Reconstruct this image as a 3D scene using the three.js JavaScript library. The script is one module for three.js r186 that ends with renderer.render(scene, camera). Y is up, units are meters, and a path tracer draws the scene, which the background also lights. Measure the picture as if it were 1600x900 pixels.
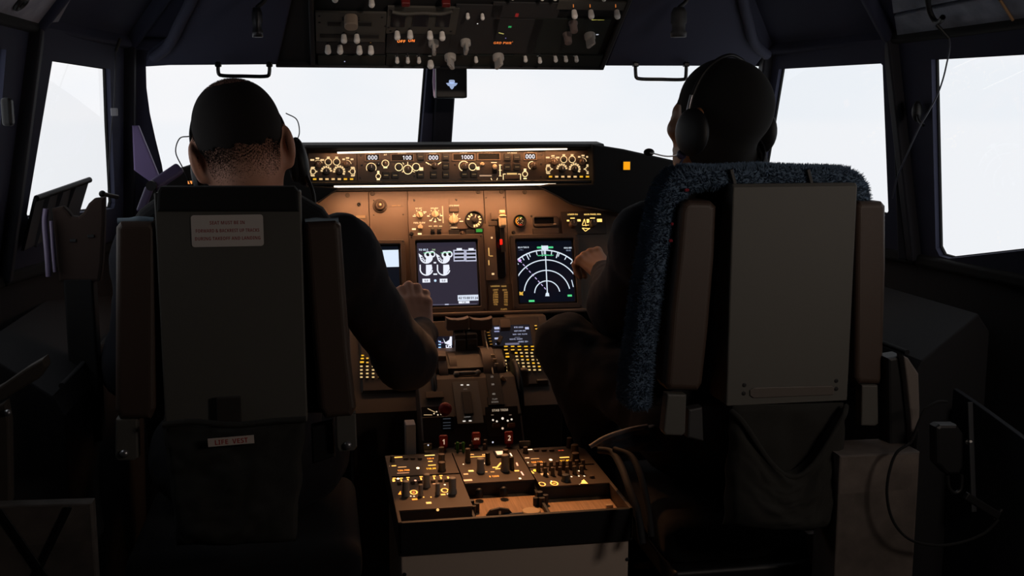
import * as THREE from 'three';
import { RoundedBoxGeometry } from 'three/addons/geometries/RoundedBoxGeometry.js';
import { mergeGeometries } from 'three/addons/utils/BufferGeometryUtils.js';
import { RectAreaLightUniformsLib } from 'three/addons/lights/RectAreaLightUniformsLib.js';
import { ImprovedNoise } from 'three/addons/math/ImprovedNoise.js';

// ---------------------------------------------------------------- camera, sky, lamps, exposure
const scene = new THREE.Scene();
const FOCAL = 1700;                                    // in pixels of the 1600 x 900 frame
const camera = new THREE.PerspectiveCamera(2 * Math.atan(450 / FOCAL) * 180 / Math.PI, 16 / 9, 0.05, 100);
camera.position.set(-0.39, 1.22, 0);
camera.rotation.set(-8.7 * Math.PI / 180, -10 * Math.PI / 180, 0, 'YXZ');
camera.updateMatrixWorld(true);
const renderer = new THREE.WebGLRenderer({ antialias: true });
renderer.toneMapping = THREE.LinearToneMapping;
renderer.toneMappingExposure = 1.0;
renderer.shadowMap.enabled = true;
RectAreaLightUniformsLib.init();

const noise = new ImprovedNoise();
const fbm = (x, y, z, n = 4) => { let a = 0, s = 1, t = 0; for (let i = 0; i < n; i++) { a += s * noise.noise(x, y, z); t += s; x *= 2.03; y *= 2.03; z *= 2.03; s *= 0.5; } return a / t; };
let seed = 20240611;
const rnd = () => { seed = (seed * 1664525 + 1013904223) >>> 0; return seed / 4294967296; };

// bright overcast, faintly violet-blue, seen from above the cloud deck
{
  const w = 1024, h = 512, d = new Float32Array(w * h * 4);
  for (let j = 0; j < h; j++) for (let i = 0; i < w; i++) {
    const el = ((j + 0.5) / h - 0.5) * Math.PI, az = (i / w) * 2 * Math.PI, c = Math.cos(el);
    const X = Math.cos(az) * c, Y = Math.sin(el), Z = Math.sin(az) * c;
    const n = fbm(X * 3.1 + 7, Y * 7.5, Z * 3.1, 5), m = THREE.MathUtils.smoothstep(n, -0.25, 0.3);
    const o = (j * w + i) * 4;
    d[o] = 0.86 + 0.09 * m; d[o + 1] = 0.90 + 0.05 * m; d[o + 2] = 0.95 + 0.02 * m; d[o + 3] = 1;
  }
  const t = new THREE.DataTexture(d, w, h, THREE.RGBAFormat, THREE.FloatType);
  t.mapping = THREE.EquirectangularReflectionMapping; t.magFilter = THREE.LinearFilter; t.needsUpdate = true;
  scene.background = t;
  scene.backgroundIntensity = 1.0;
}
function panelLamp(name, color, intensity, w, h, at, towards) {
  const l = new THREE.RectAreaLight(color, intensity, w, h);
  l.name = name; l.position.set(...at); l.lookAt(...towards); scene.add(l); return l;
}
panelLamp('added_fill_light_source', 0xffeee0, 16.5, 0.4, 0.2, [1.0, 1.25, -0.82], [0.05, 0.85, -2]);   // unseen fill lamp, added on the right to brighten the seat backs
panelLamp('upper_flood_light_source', 0xffb478, 34, 0.74, 0.008, [0.0, 1.1335, -3.172], [0.0, 1.03, -3.2]);
panelLamp('lower_flood_light_source', 0xffb47c, 68, 0.78, 0.012, [0.0, 1.0265, -3.160], [0.0, 0.80, -3.168]);

function spotLamp(name, color, cd, at, towards, angle, pen) {
  const l = new THREE.SpotLight(color, cd, 0, angle, pen, 2); l.name = name; l.position.set(...at); l.target.position.set(...towards); l.castShadow = true; l.shadow.radius = 1.5; scene.add(l, l.target); return l;
}
spotLamp('overhead_reading_light_source', 0xffe6d2, 1.7, [0.2, 1.615, -1.35], [-0.03, 1.42, -2.78], 0.25, 0.5);     // reading lamp trained on the overhead switches
spotLamp('console_flood_light_source', 0xffb070, 3.4, [0.0, 1.345, -2.86], [0.0, 0.40, -2.26], 0.34, 0.9);          // console flood lamp in the overhead panel

// ---------------------------------------------------------------- helpers
const V = (x, y, z) => new THREE.Vector3(x, y, z);
const sight = (px, py) => V((px - 800) / FOCAL, (450 - py) / FOCAL, -1).applyQuaternion(camera.quaternion);
const onZ = (px, py, z) => { const r = sight(px, py); return camera.position.clone().addScaledVector(r, (z - camera.position.z) / r.z); };
const onY = (px, py, y) => { const r = sight(px, py); return camera.position.clone().addScaledVector(r, (y - camera.position.y) / r.y); };
const onX = (px, py, x) => { const r = sight(px, py); return camera.position.clone().addScaledVector(r, (x - camera.position.x) / r.x); };
const onPlane = (px, py, p, n) => { const r = sight(px, py); return camera.position.clone().addScaledVector(r, p.clone().sub(camera.position).dot(n) / r.dot(n)); };

const mat = (color, roughness = 0.6, o = {}) => new THREE.MeshStandardMaterial({ color, roughness, ...o });
const glow = (color, k = 1, base = 0x0a0a0a) => new THREE.MeshStandardMaterial({ color: base, roughness: 0.5, emissive: color, emissiveIntensity: k });
function speckle(w, h, f) {                              // grain as a grey texture
  const d = new Uint8Array(w * h * 4);
  for (let j = 0; j < h; j++) for (let i = 0; i < w; i++) { const v = Math.max(0, Math.min(255, 255 * f(i, j))), o = (j * w + i) * 4; d[o] = d[o + 1] = d[o + 2] = v; d[o + 3] = 255; }
  const t = new THREE.DataTexture(d, w, h); t.magFilter = THREE.LinearFilter; t.wrapS = t.wrapT = THREE.RepeatWrapping; t.needsUpdate = true; return t;
}
const grain = speckle(256, 256, () => 0.5 + 0.5 * (rnd() - 0.5)); grain.repeat.set(12, 12);
const weave = speckle(128, 128, (i, j) => 0.5 + 0.25 * Math.sin(i * Math.PI / 4) * Math.sin(j * Math.PI / 4) + 0.2 * (rnd() - 0.5)); weave.repeat.set(30, 30);
const cloudy = speckle(256, 256, (i, j) => 0.78 + 0.35 * fbm(i / 40, j / 40, 3.3, 5) + 0.04 * (rnd() - 0.5)); cloudy.colorSpace = THREE.SRGBColorSpace; cloudy.repeat.set(2, 2);

const MAT = {
  liner: mat(0x2d3046, 0.85, { bumpMap: grain, bumpScale: 0.0004 }),          // blue-grey painted frames
  shadedGrey: mat(0x1b1b1e, 0.9, { bumpMap: grain, bumpScale: 0.0004 }),          // side consoles and lower walls, grey darkened to stand in for shade
  post: mat(0x4a4070, 0.6, { bumpMap: grain, bumpScale: 0.0003 }),
  postDark: mat(0x151622, 0.7),
  lining: mat(0x8f8c92, 0.7, { map: cloudy }),
  black: mat(0x0c0c0e, 0.55), blackMatte: mat(0x0b0b0c, 0.9), blackGloss: mat(0x08080a, 0.25),
  panel: mat(0x65564a, 0.55, { bumpMap: grain, bumpScale: 0.00012 }),
  panelDark: mat(0x43382f, 0.55, { bumpMap: grain, bumpScale: 0.00012 }),
  panelGrey: mat(0x3a3a3b, 0.6, { bumpMap: grain, bumpScale: 0.0002 }),
  plateGrey: mat(0x55534f, 0.6, { bumpMap: grain, bumpScale: 0.0002 }),
  cream: mat(0xcdb898, 0.5), knobGrey: mat(0x8a8580, 0.55), knobDark: mat(0x24211f, 0.5), knobBrown: mat(0x5a4a3d, 0.5),
  white: mat(0xe6e2dc, 0.45), steel: mat(0xa8a8ac, 0.35, { metalness: 0.9 }), darkSteel: mat(0x3c3c40, 0.4, { metalness: 0.7 }),
  red: mat(0x8a1510, 0.45), redDark: mat(0x5a0a0a, 0.5),
  rubber: mat(0x060607, 0.9),
};
const taken = new Map();
const numbered = (n) => { const k = taken.get(n) ?? 0; taken.set(n, k + 1); return k ? n + '_' + String(k).padStart(3, '0') : n; };
function tag(o, label, category, group) { o.userData.label = label; o.userData.category = category; if (group) o.userData.group = group; return o; }
function thing(name, label, category, at = V(0, 0, 0), group) {
  const g = new THREE.Group(); g.name = numbered(name); g.position.copy(at); g.updateMatrixWorld(true); scene.add(g); return tag(g, label, category, group);
}
// geometry given in world coordinates becomes a part of an unturned thing
function add(name, geo, m, parent, label) {
  const o = new THREE.Mesh(Array.isArray(geo) ? merge(geo) : geo, m);
  o.castShadow = o.receiveShadow = true;
  if (parent) {
    o.name = name; parent.updateWorldMatrix(true, false);
    if (parent.isGroup || parent.isMesh) o.geometry.applyMatrix4(parent.matrixWorld.clone().invert());
    parent.add(o);
  } else { o.name = numbered(name); scene.add(o); }
  if (label) o.userData.label = label;
  return o;
}
// geometry given in the axes of its parent
function put(name, geo, m, parent, x = 0, y = 0, z = 0, rx = 0, ry = 0, rz = 0) {
  const o = new THREE.Mesh(geo, m); o.castShadow = o.receiveShadow = true; o.name = name; o.position.set(x, y, z); o.rotation.set(rx, ry, rz); parent.add(o); return o;
}
function structure(o) { o.userData.kind = 'structure'; return o; }
function merge(list) {
  return mergeGeometries(list.map((g) => { g = g.index ? g.toNonIndexed() : g; for (const k of Object.keys(g.attributes)) if (!['position', 'normal', 'uv'].includes(k)) g.deleteAttribute(k);
    if (!g.attributes.uv) g.setAttribute('uv', new THREE.BufferAttribute(new Float32Array(g.attributes.position.count * 2), 2)); return g; }));
}
const box = (w, h, d, x = 0, y = 0, z = 0) => new THREE.BoxGeometry(w, h, d).translate(x, y, z);
const rbox = (w, h, d, r = 0.004, x = 0, y = 0, z = 0, s = 2) => new RoundedBoxGeometry(w, h, d, s, Math.min(r, w / 2.01, h / 2.01, d / 2.01)).translate(x, y, z);
const cyl = (r0, r1, h, n = 16) => new THREE.CylinderGeometry(r0, r1, h, n);
const cylZ = (r0, r1, h, n = 16) => cyl(r0, r1, h, n).rotateX(Math.PI / 2);      // axis along z, r0 at +z
const cylX = (r0, r1, h, n = 24) => cyl(r0, r1, h, n).rotateZ(Math.PI / 2);
const ball = (r, x = 0, y = 0, z = 0, n = 12) => new THREE.SphereGeometry(r, n, Math.round(n * 0.7)).translate(x, y, z);
const tube = (pts, r, n = 24, m = 8, closed = false) => new THREE.TubeGeometry(new THREE.CatmullRomCurve3(pts, closed), n, r, m, closed);
const lathe = (pts, n = 20) => new THREE.LatheGeometry(pts.map((p) => new THREE.Vector2(p[0], p[1])), n);
const latheZ = (pts, n = 20) => lathe(pts, n).rotateX(Math.PI / 2);
const shapeOf = (pts) => new THREE.Shape(pts.map((p) => new THREE.Vector2(p.x ?? p[0], p.y ?? p[1])));
function extrude(pts, depth, bevel = 0, holes = [], seg = 2) {
  const s = shapeOf(pts); for (const h of holes) s.holes.push(new THREE.Path(h.map((p) => new THREE.Vector2(p.x ?? p[0], p.y ?? p[1]))));
  return new THREE.ExtrudeGeometry(s, { depth: depth - 2 * bevel, bevelEnabled: bevel > 0, bevelThickness: bevel, bevelSize: bevel, bevelOffset: -bevel, bevelSegments: seg, curveSegments: 8 }).translate(0, 0, bevel);
}
// outline read on an upright plane z, thickened away from the viewer
const slab = (pix, z, depth, bevel = 0) => extrude(pix.map(([a, b]) => onZ(a, b, z)), depth, bevel, [], bevel > 0.01 ? 5 : 2).translate(0, 0, z - depth);
function beam(a, b, w, d, r = 0.006, roll = 0) {         // a bar from a to b
  const L = a.distanceTo(b), g = rbox(w, L, d, r), q = new THREE.Quaternion().setFromUnitVectors(V(0, 1, 0), b.clone().sub(a).normalize());
  return g.rotateY(roll).applyQuaternion(q).translate((a.x + b.x) / 2, (a.y + b.y) / 2, (a.z + b.z) / 2);
}
function rod(a, b, r0, r1 = r0, n = 12) {
  const L = a.distanceTo(b), g = cyl(r1, r0, L, n), q = new THREE.Quaternion().setFromUnitVectors(V(0, 1, 0), b.clone().sub(a).normalize());
  return g.applyQuaternion(q).translate((a.x + b.x) / 2, (a.y + b.y) / 2, (a.z + b.z) / 2);
}
function roundRect(w, h, r, n = 4) {
  const p = []; for (const [cx, cy, a] of [[w / 2 - r, h / 2 - r, 0], [-w / 2 + r, h / 2 - r, 1], [-w / 2 + r, -h / 2 + r, 2], [w / 2 - r, -h / 2 + r, 3]]) for (let i = 0; i <= n; i++) { const t = (a + i / n) * Math.PI / 2; p.push([cx + r * Math.cos(t), cy + r * Math.sin(t)]); } return p;
}

// ---------------------------------------------------------------- the shell of the flight deck
const RING1 = [V(0, 0.88, -3.70), V(0.94, 0.88, -3.24), V(1.075, 0.88, -2.475), V(1.115, 0.88, -1.75), V(1.13, 0.88, 0.62)];
const RING2 = [V(0, 1.42, -3.36), V(0.86, 1.42, -2.935), V(0.97, 1.42, -2.46), V(1.01, 1.42, -1.75), V(1.02, 1.42, 0.62)];
const RING3 = [V(0, 1.66, -3.02), V(0.63, 1.66, -2.68), V(0.74, 1.66, -2.33), V(0.80, 1.66, -1.7), V(0.82, 1.66, 0.62)];
const flip = (p, s) => V(p.x * s, p.y, p.z);
function frameOf(a, b, d) {
  const u = b.clone().sub(a).normalize(), n = u.clone().cross(d.clone().sub(a)).normalize();
  if (n.dot(a.clone().sub(V(0, 1.2, -1.6))) < 0) { n.negate(); }
  const v = n.clone().cross(u).normalize(); if (v.y < 0) { u.negate(); v.negate(); v.copy(n).cross(u); }
  return { o: a.clone(), u, v, n, m: new THREE.Matrix4().makeBasis(u, v, n).setPosition(a), to: (p) => { const q = p.clone().sub(a); return [q.dot(u), q.dot(v)]; } };
}
const GLASS = new THREE.MeshPhysicalMaterial({ color: 0xffffff, transmission: 1, roughness: 0, thickness: 0, ior: 1.45, specularIntensity: 0.5 });
let windowCount = 0;
function facet(name, pts, m, holesPix = [], t = holesPix.length ? 0.012 : 0.045) {
  const f = frameOf(pts[0], pts[1], pts[3]);
  const holes = holesPix.map((h) => h[0][2] ? h : h.map(([x, y]) => onPlane(x, y, f.o, f.n)).map(f.to)); facet.holes = holes;
  structure(add(name, extrude(pts.map(f.to), t, 0, holes).applyMatrix4(f.m), m));
  for (const h of holes) {
    const w = new THREE.Group(); w.name = 'window_' + (++windowCount); structure(w); scene.add(w);
    const c = h.reduce((s, p) => [s[0] + p[0] / h.length, s[1] + p[1] / h.length], [0, 0]);
    const grow = (k) => h.map((p) => { const dx = p[0] - c[0], dy = p[1] - c[1], l = Math.hypot(dx, dy); return [p[0] + dx / l * k, p[1] + dy / l * k]; });
    add('gasket', extrude(grow(0.012), 0.006, 0, [grow(-0.004)]).translate(0, 0, t).applyMatrix4(f.m), MAT.rubber, w);
    add('pane', new THREE.ShapeGeometry(shapeOf(grow(0.008))).translate(0, 0, t + 0.003).applyMatrix4(f.m), GLASS, w);
  }
  return f;
}
const WINDOWS = {
  '-1,0': [[228, 104], [360, 96], [668, 96], [668, 106], [655, 262], [300, 300], [262, 292], [256, 280], [253, 262], [243, 222], [234, 180], [229, 140]],
  '1,0': [[703, 96], [1040, 96], [1192, 104], [1178, 180], [1160, 290], [698, 262]],
  '-1,1': [[82, 95], [172, 108], [175, 200], [180, 318], [178, 326], [44, 342], [42, 334]],
  '1,1': [[1217, 108], [1376, 99], [1379, 102], [1388, 330], [1382, 338], [1188, 290]],
  '1,2': [[1455, 93], [1720, 78], [1735, 84], [1765, 360], [1755, 374], [1482, 404], [1468, 400], [1462, 388]],
};
let aftHole;
for (const s of [1, -1]) {
  const side = s < 0 ? 'left' : 'right';
  for (let i = 0; i < 4; i++) {
    const a = flip(RING1[i], s), b = flip(RING1[i + 1], s), c = flip(RING2[i + 1], s), d = flip(RING2[i], s), e = flip(RING3[i + 1], s), g = flip(RING3[i], s);
    facet(i ? 'wall_' + side : 'wall_front', [a, b, c, d], i === 1 && s < 0 ? MAT.liner : MAT.liner, WINDOWS[s + ',' + i] ? [WINDOWS[s + ',' + i]] : i === 2 ? [aftHole] : []);
    if (s > 0 && i === 2) aftHole = facet.holes[0].map(([x, y]) => [-x, y, 1]);
    facet(i ? 'wall_' + side : 'wall_front', [V(a.x, -0.04, a.z), V(b.x, -0.04, b.z), b, a], MAT.shadedGrey);
    facet('ceiling', [d, c, e, g], MAT.liner);
  }
}
structure(add('floor', box(2.3, 0.05, 4.5, 0, -0.045, -1.55), mat(0x16151a, 0.95, { bumpMap: grain, bumpScale: 0.001 })));
structure(add('ceiling', box(1.7, 0.05, 3.8, 0, 1.685, -1.2), MAT.liner));
structure(add('wall_back', box(2.3, 1.8, 0.05, 0, 0.85, 0.645), mat(0x55514d, 0.8)));
// posts and rails cover the joints between the wall panels
let trimCount = 0;
const trim = (geo, m) => { const o = add('trim_' + (++trimCount), geo, m); return structure(o); };
for (const s of [-1, 1]) {
  const P1 = RING1.map((p) => flip(p, s)), P2 = RING2.map((p) => flip(p, s)), P3 = RING3.map((p) => flip(p, s));
  for (const i of [2, 3]) trim(beam(P1[i], P2[i], i === 2 ? 0.05 : 0.05, 0.03), i === 2 ? MAT.postDark : MAT.postDark);
  trim(beam(P1[1], P2[1], 0.045, 0.035), MAT.postDark);
  for (let i = 0; i < 4; i++) {
    trim(beam(P2[i], P2[i + 1], 0.035, 0.035, 0.01), i < 2 ? MAT.liner : MAT.blackMatte);
    trim(beam(P1[i], P1[i + 1], 0.03, 0.03, 0.01), MAT.blackMatte);
    if (i) trim(beam(P2[i], P3[i], 0.055, 0.03, 0.012), MAT.liner);
  }
}
trim(beam(V(0, 0.96, -3.64), V(0, 1.41, -3.352), 0.062, 0.04, 0.008), MAT.postDark);

// ---------------------------------------------------------------- panels with light plates
function faceThing(name, label, category, at, rx, group) {
  const g = thing(name, label, category, at, group); g.rotation.x = rx; g.updateMatrixWorld(true); return asFace(g);
}
function asFace(g) {
  const n = V(0, 0, 1).transformDirection(g.matrixWorld), o = V(0, 0, 0).applyMatrix4(g.matrixWorld), inv = g.matrixWorld.clone().invert();
  g.userData = g.userData || {};
  FACE.set(g, { loc: (px, py) => onPlane(px, py, o, n).applyMatrix4(inv), scale: (px, py) => onPlane(px, py, o, n).distanceTo(camera.position) / FOCAL });
  return g;
}
const FACE = new Map();
const loc = (g, px, py) => FACE.get(g).loc(px, py);
const WARM = '#ffdca0', AMBER = '#ffb14a';
// a plate whose legends are lit from behind; corners in pixels, drawn in pixels
function lightPlate(g, x0, y0, x1, y1, base, draw, o = {}) {
  const a = loc(g, x0, y0), b = loc(g, x1, y1), c = loc(g, x1, y0), d = loc(g, x0, y1);
  const [L, R, T, B] = o.rect ?? [Math.min(a.x, d.x), Math.max(b.x, c.x), (a.y + c.y) / 2, (b.y + d.y) / 2], w = R - L, h = T - B, t = o.t ?? 0.004, z = o.z ?? 0;
  const K = Math.min(3600, 1900 / w, 1900 / h), cw = Math.round(w * K), ch = Math.round(h * K);
  const cv = document.createElement('canvas'); cv.width = cw; cv.height = ch;
  const cx = cv.getContext('2d'); cx.fillStyle = o.back ?? '#000'; cx.fillRect(0, 0, cw, ch);
  const s = FACE.get(g).scale((x0 + x1) / 2, (y0 + y1) / 2) * K;
  const mid = [(x0 + x1) / 2, (y0 + y1) / 2], ry = Math.abs(loc(g, mid[0], mid[1] + 1).y - loc(g, mid[0], mid[1]).y) * K / s, sy = Math.pow(Math.max(1, ry), o.stretch ?? 0.55);   // print on plates seen at a slant is taller than it looks
  const P = (px, py) => { const q = loc(g, px, py); return [(q.x - L) * K, (T - q.y) * K]; };
  const D = {
    cx, s, P,
    text(px, py, str, hpx, color = WARM, align = 'center', font = 'sans-serif', bold = 'bold ') { const [x, y] = P(px, py); cx.fillStyle = color; cx.font = bold + (hpx * s).toFixed(1) + 'px ' + font; cx.textAlign = align; cx.textBaseline = 'middle'; cx.save(); cx.translate(x, y); cx.scale(1, sy); cx.fillText(str, 0, 0); cx.restore(); },
    ring(px, py, r, lw = 1, color = WARM, a0 = 0, a1 = 2 * Math.PI) { const [x, y] = P(px, py); cx.strokeStyle = color; cx.lineWidth = lw * s; cx.beginPath(); cx.ellipse(x, y, r * s, r * s * sy, 0, a0, a1); cx.stroke(); },
    line(ax, ay, bx, by, lw = 1, color = WARM, dash) { const p = P(ax, ay), q = P(bx, by); cx.strokeStyle = color; cx.lineWidth = lw * s; cx.setLineDash(dash ? dash.map((v) => v * s) : []); cx.beginPath(); cx.moveTo(...p); cx.lineTo(...q); cx.stroke(); cx.setLineDash([]); },
    rect(px, py, w_, h_, color = WARM) { const [x, y] = P(px, py); cx.fillStyle = color; cx.fillRect(x - w_ * s / 2, y - h_ * s * sy / 2, w_ * s, h_ * s * sy); },
    frame(px, py, w_, h_, lw = 0.8, color = WARM) { const [x, y] = P(px, py); cx.strokeStyle = color; cx.lineWidth = lw * s; cx.strokeRect(x - w_ * s / 2, y - h_ * s / 2, w_ * s, h_ * s); },
    poly(pts, color = WARM) { cx.fillStyle = color; cx.beginPath(); pts.forEach(([a_, b_], i) => { const q = P(a_, b_); i ? cx.lineTo(...q) : cx.moveTo(...q); }); cx.fill(); },
    dot(px, py, r, color = WARM) { const [x, y] = P(px, py); cx.fillStyle = color; cx.beginPath(); cx.ellipse(x, y, r * s, r * s * sy, 0, 0, 2 * Math.PI); cx.fill(); },
    ticks(px, py, r0, r1, n, a0, a1, lw = 0.8, color = WARM) { for (let i = 0; i < n; i++) { const t = a0 + (a1 - a0) * (n > 1 ? i / (n - 1) : 0); const [x, y] = P(px, py); cx.strokeStyle = color; cx.lineWidth = lw * s; cx.beginPath(); cx.moveTo(x + Math.cos(t) * r0 * s, y + Math.sin(t) * r0 * s); cx.lineTo(x + Math.cos(t) * r1 * s, y + Math.sin(t) * r1 * s); cx.stroke(); } },
  };
  draw(D);
  const tex = new THREE.CanvasTexture(cv); tex.colorSpace = THREE.SRGBColorSpace;
  const front = base.clone(); front.emissive = new THREE.Color(0xffffff); front.emissiveMap = tex; front.emissiveIntensity = o.k ?? 0.9; front.bumpMap = null;
  if (o.print) { front.map = tex; front.color = new THREE.Color(0xffffff); front.emissive = new THREE.Color(0); front.emissiveMap = null; }
  if (o.roughness !== undefined) front.roughness = o.roughness;
  const m = put(o.name ?? 'light_plate', box(w, h, t), [base, base, base, base, front, base], g, (L + R) / 2, (T + B) / 2, z + t / 2);
  return m;
}
const KG = {};
const knobGeo = (r, h) => KG[[r, h]] ??= (() => {
  const g = latheZ([[r * 1.16, 0], [r * 1.16, -h * 0.18], [r * 0.98, -h * 0.24], [r * 0.94, -h * 0.92], [r * 0.84, -h], [0, -h]].map(([a, b]) => [a, -b]), 18).scale(1, 1, 1);
  return g; })();
function knob(g, px, py, rpx, m = MAT.knobDark, h = 0.014, z = 0.004, pointer = MAT.white) {
  const p = loc(g, px, py), r = rpx * FACE.get(g).scale(px, py);
  const k = put('knob', knobGeo(+r.toFixed(4), h), m, g, p.x, p.y, z);
  if (pointer) put('pointer', box(r * 0.16, r * 0.8, 0.0008), pointer, k, 0, r * 0.45, h + 0.0003);
  return k;
}
// a winged selector knob: skirt and a raised bar across it
function selector(g, px, py, rpx, m = MAT.knobGrey, turn = 0.3, h = 0.02, z = 0.004) {
  const p = loc(g, px, py), r = rpx * FACE.get(g).scale(px, py);
  const k = put('selector_knob', merge([latheZ([[r, 0], [r * 0.97, h * 0.35], [r * 0.7, h * 0.45], [0, h * 0.45]].map((q) => q), 18), extrude(roundRect(r * 0.7, r * 2, r * 0.3), h, r * 0.12).translate(0, 0, 0)]), m, g, p.x, p.y, z, 0, 0, turn);
  put('pointer', box(r * 0.12, r * 0.7, 0.0008), MAT.white, k, 0, r * 0.5, h + 0.0002);
  return k;
}
function button(g, px, py, wpx, hpx, m = MAT.knobDark, depth = 0.006, z = 0.004, lit, name = 'push_button') {
  const p = loc(g, px, py), s = FACE.get(g).scale(px, py);
  const b = put(name, rbox(wpx * s, hpx * s, depth, 0.0012, 0, 0, 0, 1), m, g, p.x, p.y, z + depth / 2);
  if (lit) put('light_legend', box(wpx * s * (lit.w ?? 0.6), hpx * s * (lit.h ?? 0.3), 0.0006), lit.m, b, 0, (lit.dy ?? 0) * hpx * s, depth / 2 + 0.0002);
  return b;
}
function toggle(g, px, py, lenpx, wpx, tilt = 0.35, m = MAT.white) {
  const p = loc(g, px, py), s = FACE.get(g).scale(px, py), w = wpx * s / 2, L = lenpx * s;
  const t = put('toggle_switch', merge([cylZ(w * 1.05, w * 0.8, L * 0.9, 10).translate(0, 0, L * 1.05), ball(w * 1.05, 0, 0, L * 1.5, 10)]), m, g, p.x, p.y, 0.002, -tilt);
  put('stem', merge([cylZ(w * 0.4, w * 0.4, L * 0.7, 8).translate(0, 0, L * 0.35), cylZ(w * 0.9, w * 1.1, 0.004, 8)]), MAT.darkSteel, t);
  return t;
}
function screw(g, px, py, rpx = 1.6, m = MAT.darkSteel, z = 0.004) {
  const p = loc(g, px, py), r = rpx * FACE.get(g).scale(px, py);
  return put('screw', latheZ([[r, 0], [r * 0.9, 0.0015], [r * 0.35, 0.0018], [0, 0.0008]], 10), m, g, p.x, p.y, z);
}
const L_WARM = glow(0xffcf8a, 0.9), L_AMBER = glow(0xff9a2e, 0.95), L_YEL = glow(0xffbf30, 0.9), L_GREEN = glow(0x30d050, 0.5), L_RED = glow(0xff2a18, 0.9), L_WHITE = glow(0xe8ecff, 1.0), L_DIM = glow(0xffcf8a, 0.16);

// ---------------------------------------------------------------- glareshield
{
  const gs = thing('glareshield', 'long black glareshield hood across the front, holding the lit control panels', 'glareshield', V(0, 1.0, -3.2));
  const prof = (x0, x1, pts) => { const g = extrude(pts, x1 - x0, 0); return g.rotateY(Math.PI / 2).translate(x0, 0, 0); };   // outline in (-z, y), swept along x
  const zz = (z) => -z;
  const crown = [[3.166, 1.1415], [3.158, 1.147], [3.165, 1.154], [3.25, 1.160], [3.52, 1.140], [3.52, 1.125], [3.21, 1.1415]];
  add('hood_top', prof(-0.445, 0.445, crown), MAT.blackMatte, gs);
  add('bay_back', box(0.90, 0.11, 0.02, 0, 1.088, -3.24), MAT.blackMatte, gs);
  add('lower_lip', merge([rbox(0.94, 0.010, 0.10, 0.004, 0, 1.0435, -3.205), rbox(0.94, 0.03, 0.012, 0.004, 0, 1.03, -3.24)]), MAT.black, gs);
  const zH = -3.14, dep = 0.34;
  add('side_hood', [slab([[926, 225], [975, 233], [1060, 252], [1130, 275], [1145, 287], [927, 287]], zH, dep, 0.006), slab([[926, 282], [1140, 282], [1170, 320], [1165, 352], [1010, 346], [945, 328], [893, 318], [872, 306], [842, 291], [860, 288], [926, 287]], zH, 0.05, 0.006)], MAT.blackMatte, gs);
  add('side_hood', [slab([[478, 228], [420, 234], [345, 246], [282, 262], [245, 287], [480, 287]], zH, dep, 0.006), slab([[478, 282], [252, 282], [232, 296], [236, 345], [420, 350], [470, 330], [496, 316], [530, 294], [480, 290]], zH, 0.05, 0.006)], MAT.blackMatte, gs);
  add('edge_strip', tube([[842, 292], [872, 307], [893, 319], [945, 329]].map(([x, y]) => onZ(x, y, zH + 0.002)), 0.0022, 24, 6), MAT.panelDark, gs);
  add('edge_strip', tube([[497, 317], [512, 306], [531, 294]].map(([x, y]) => onZ(x, y, zH + 0.002)), 0.0022, 24, 6), MAT.panelDark, gs);
}
// amber lamps on the hoods
{
  const mk = (px, py, w, h, lab, m) => {
    const p = onZ(px, py, -3.137), s = 3.2 / FOCAL, t = thing('warning_light', lab, 'lamp', p, 'square warning lamps on the glareshield');
    add('lens_light', rbox(w * s, h * s, 0.006, 0.001, p.x, p.y, p.z + 0.001), m, t);
    add('lamp_housing', rbox(w * s * 1.3, h * s * 1.25, 0.006, 0.001, p.x, p.y, p.z - 0.002), MAT.black, t);
  };
  mk(979, 259, 10.5, 12.5, 'square amber warning lamp on the black hood left of the right pilot', glow(0xffa400, 1.0));
  mk(297, 285, 6, 4.5, 'small orange lamp on the black hood left of the bald pilot', glow(0xffa050, 0.95));
}
// flood lamps
{
  const strip = (name, y0, pts, r, lab, k) => {
    const t = thing(name, lab, 'lamp', V(0, y0, -3.17), 'flood lamp strips of the glareshield');
    add('light_tube', tube(pts.map(([a, b, z]) => onZ(a, b, z)), r, 40, 10), glow(0xffe9cf, k), t);
    add('reflector', merge([rbox(0.80, 0.004, 0.012, 0.0018, 0, y0 + 0.0085, -3.178)]), MAT.black, t);
  };
  strip('flood_light', 1.1325, [[527, 238.8, -3.17], [600, 237.2, -3.17], [703, 235.8, -3.17], [800, 234.2, -3.17], [886, 232.4, -3.17]], 0.0028, 'thin white lamp strip under the top lip of the glareshield', 2.2);
  strip('flood_light', 1.0325, [[522, 291, -3.17], [600, 290.4, -3.17], [703, 289.2, -3.17], [800, 288.2, -3.17], [868, 286.6, -3.17]], 0.0038, 'bright white lamp strip below the control panels, lighting the instrument panel', 3.0);
}
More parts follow.
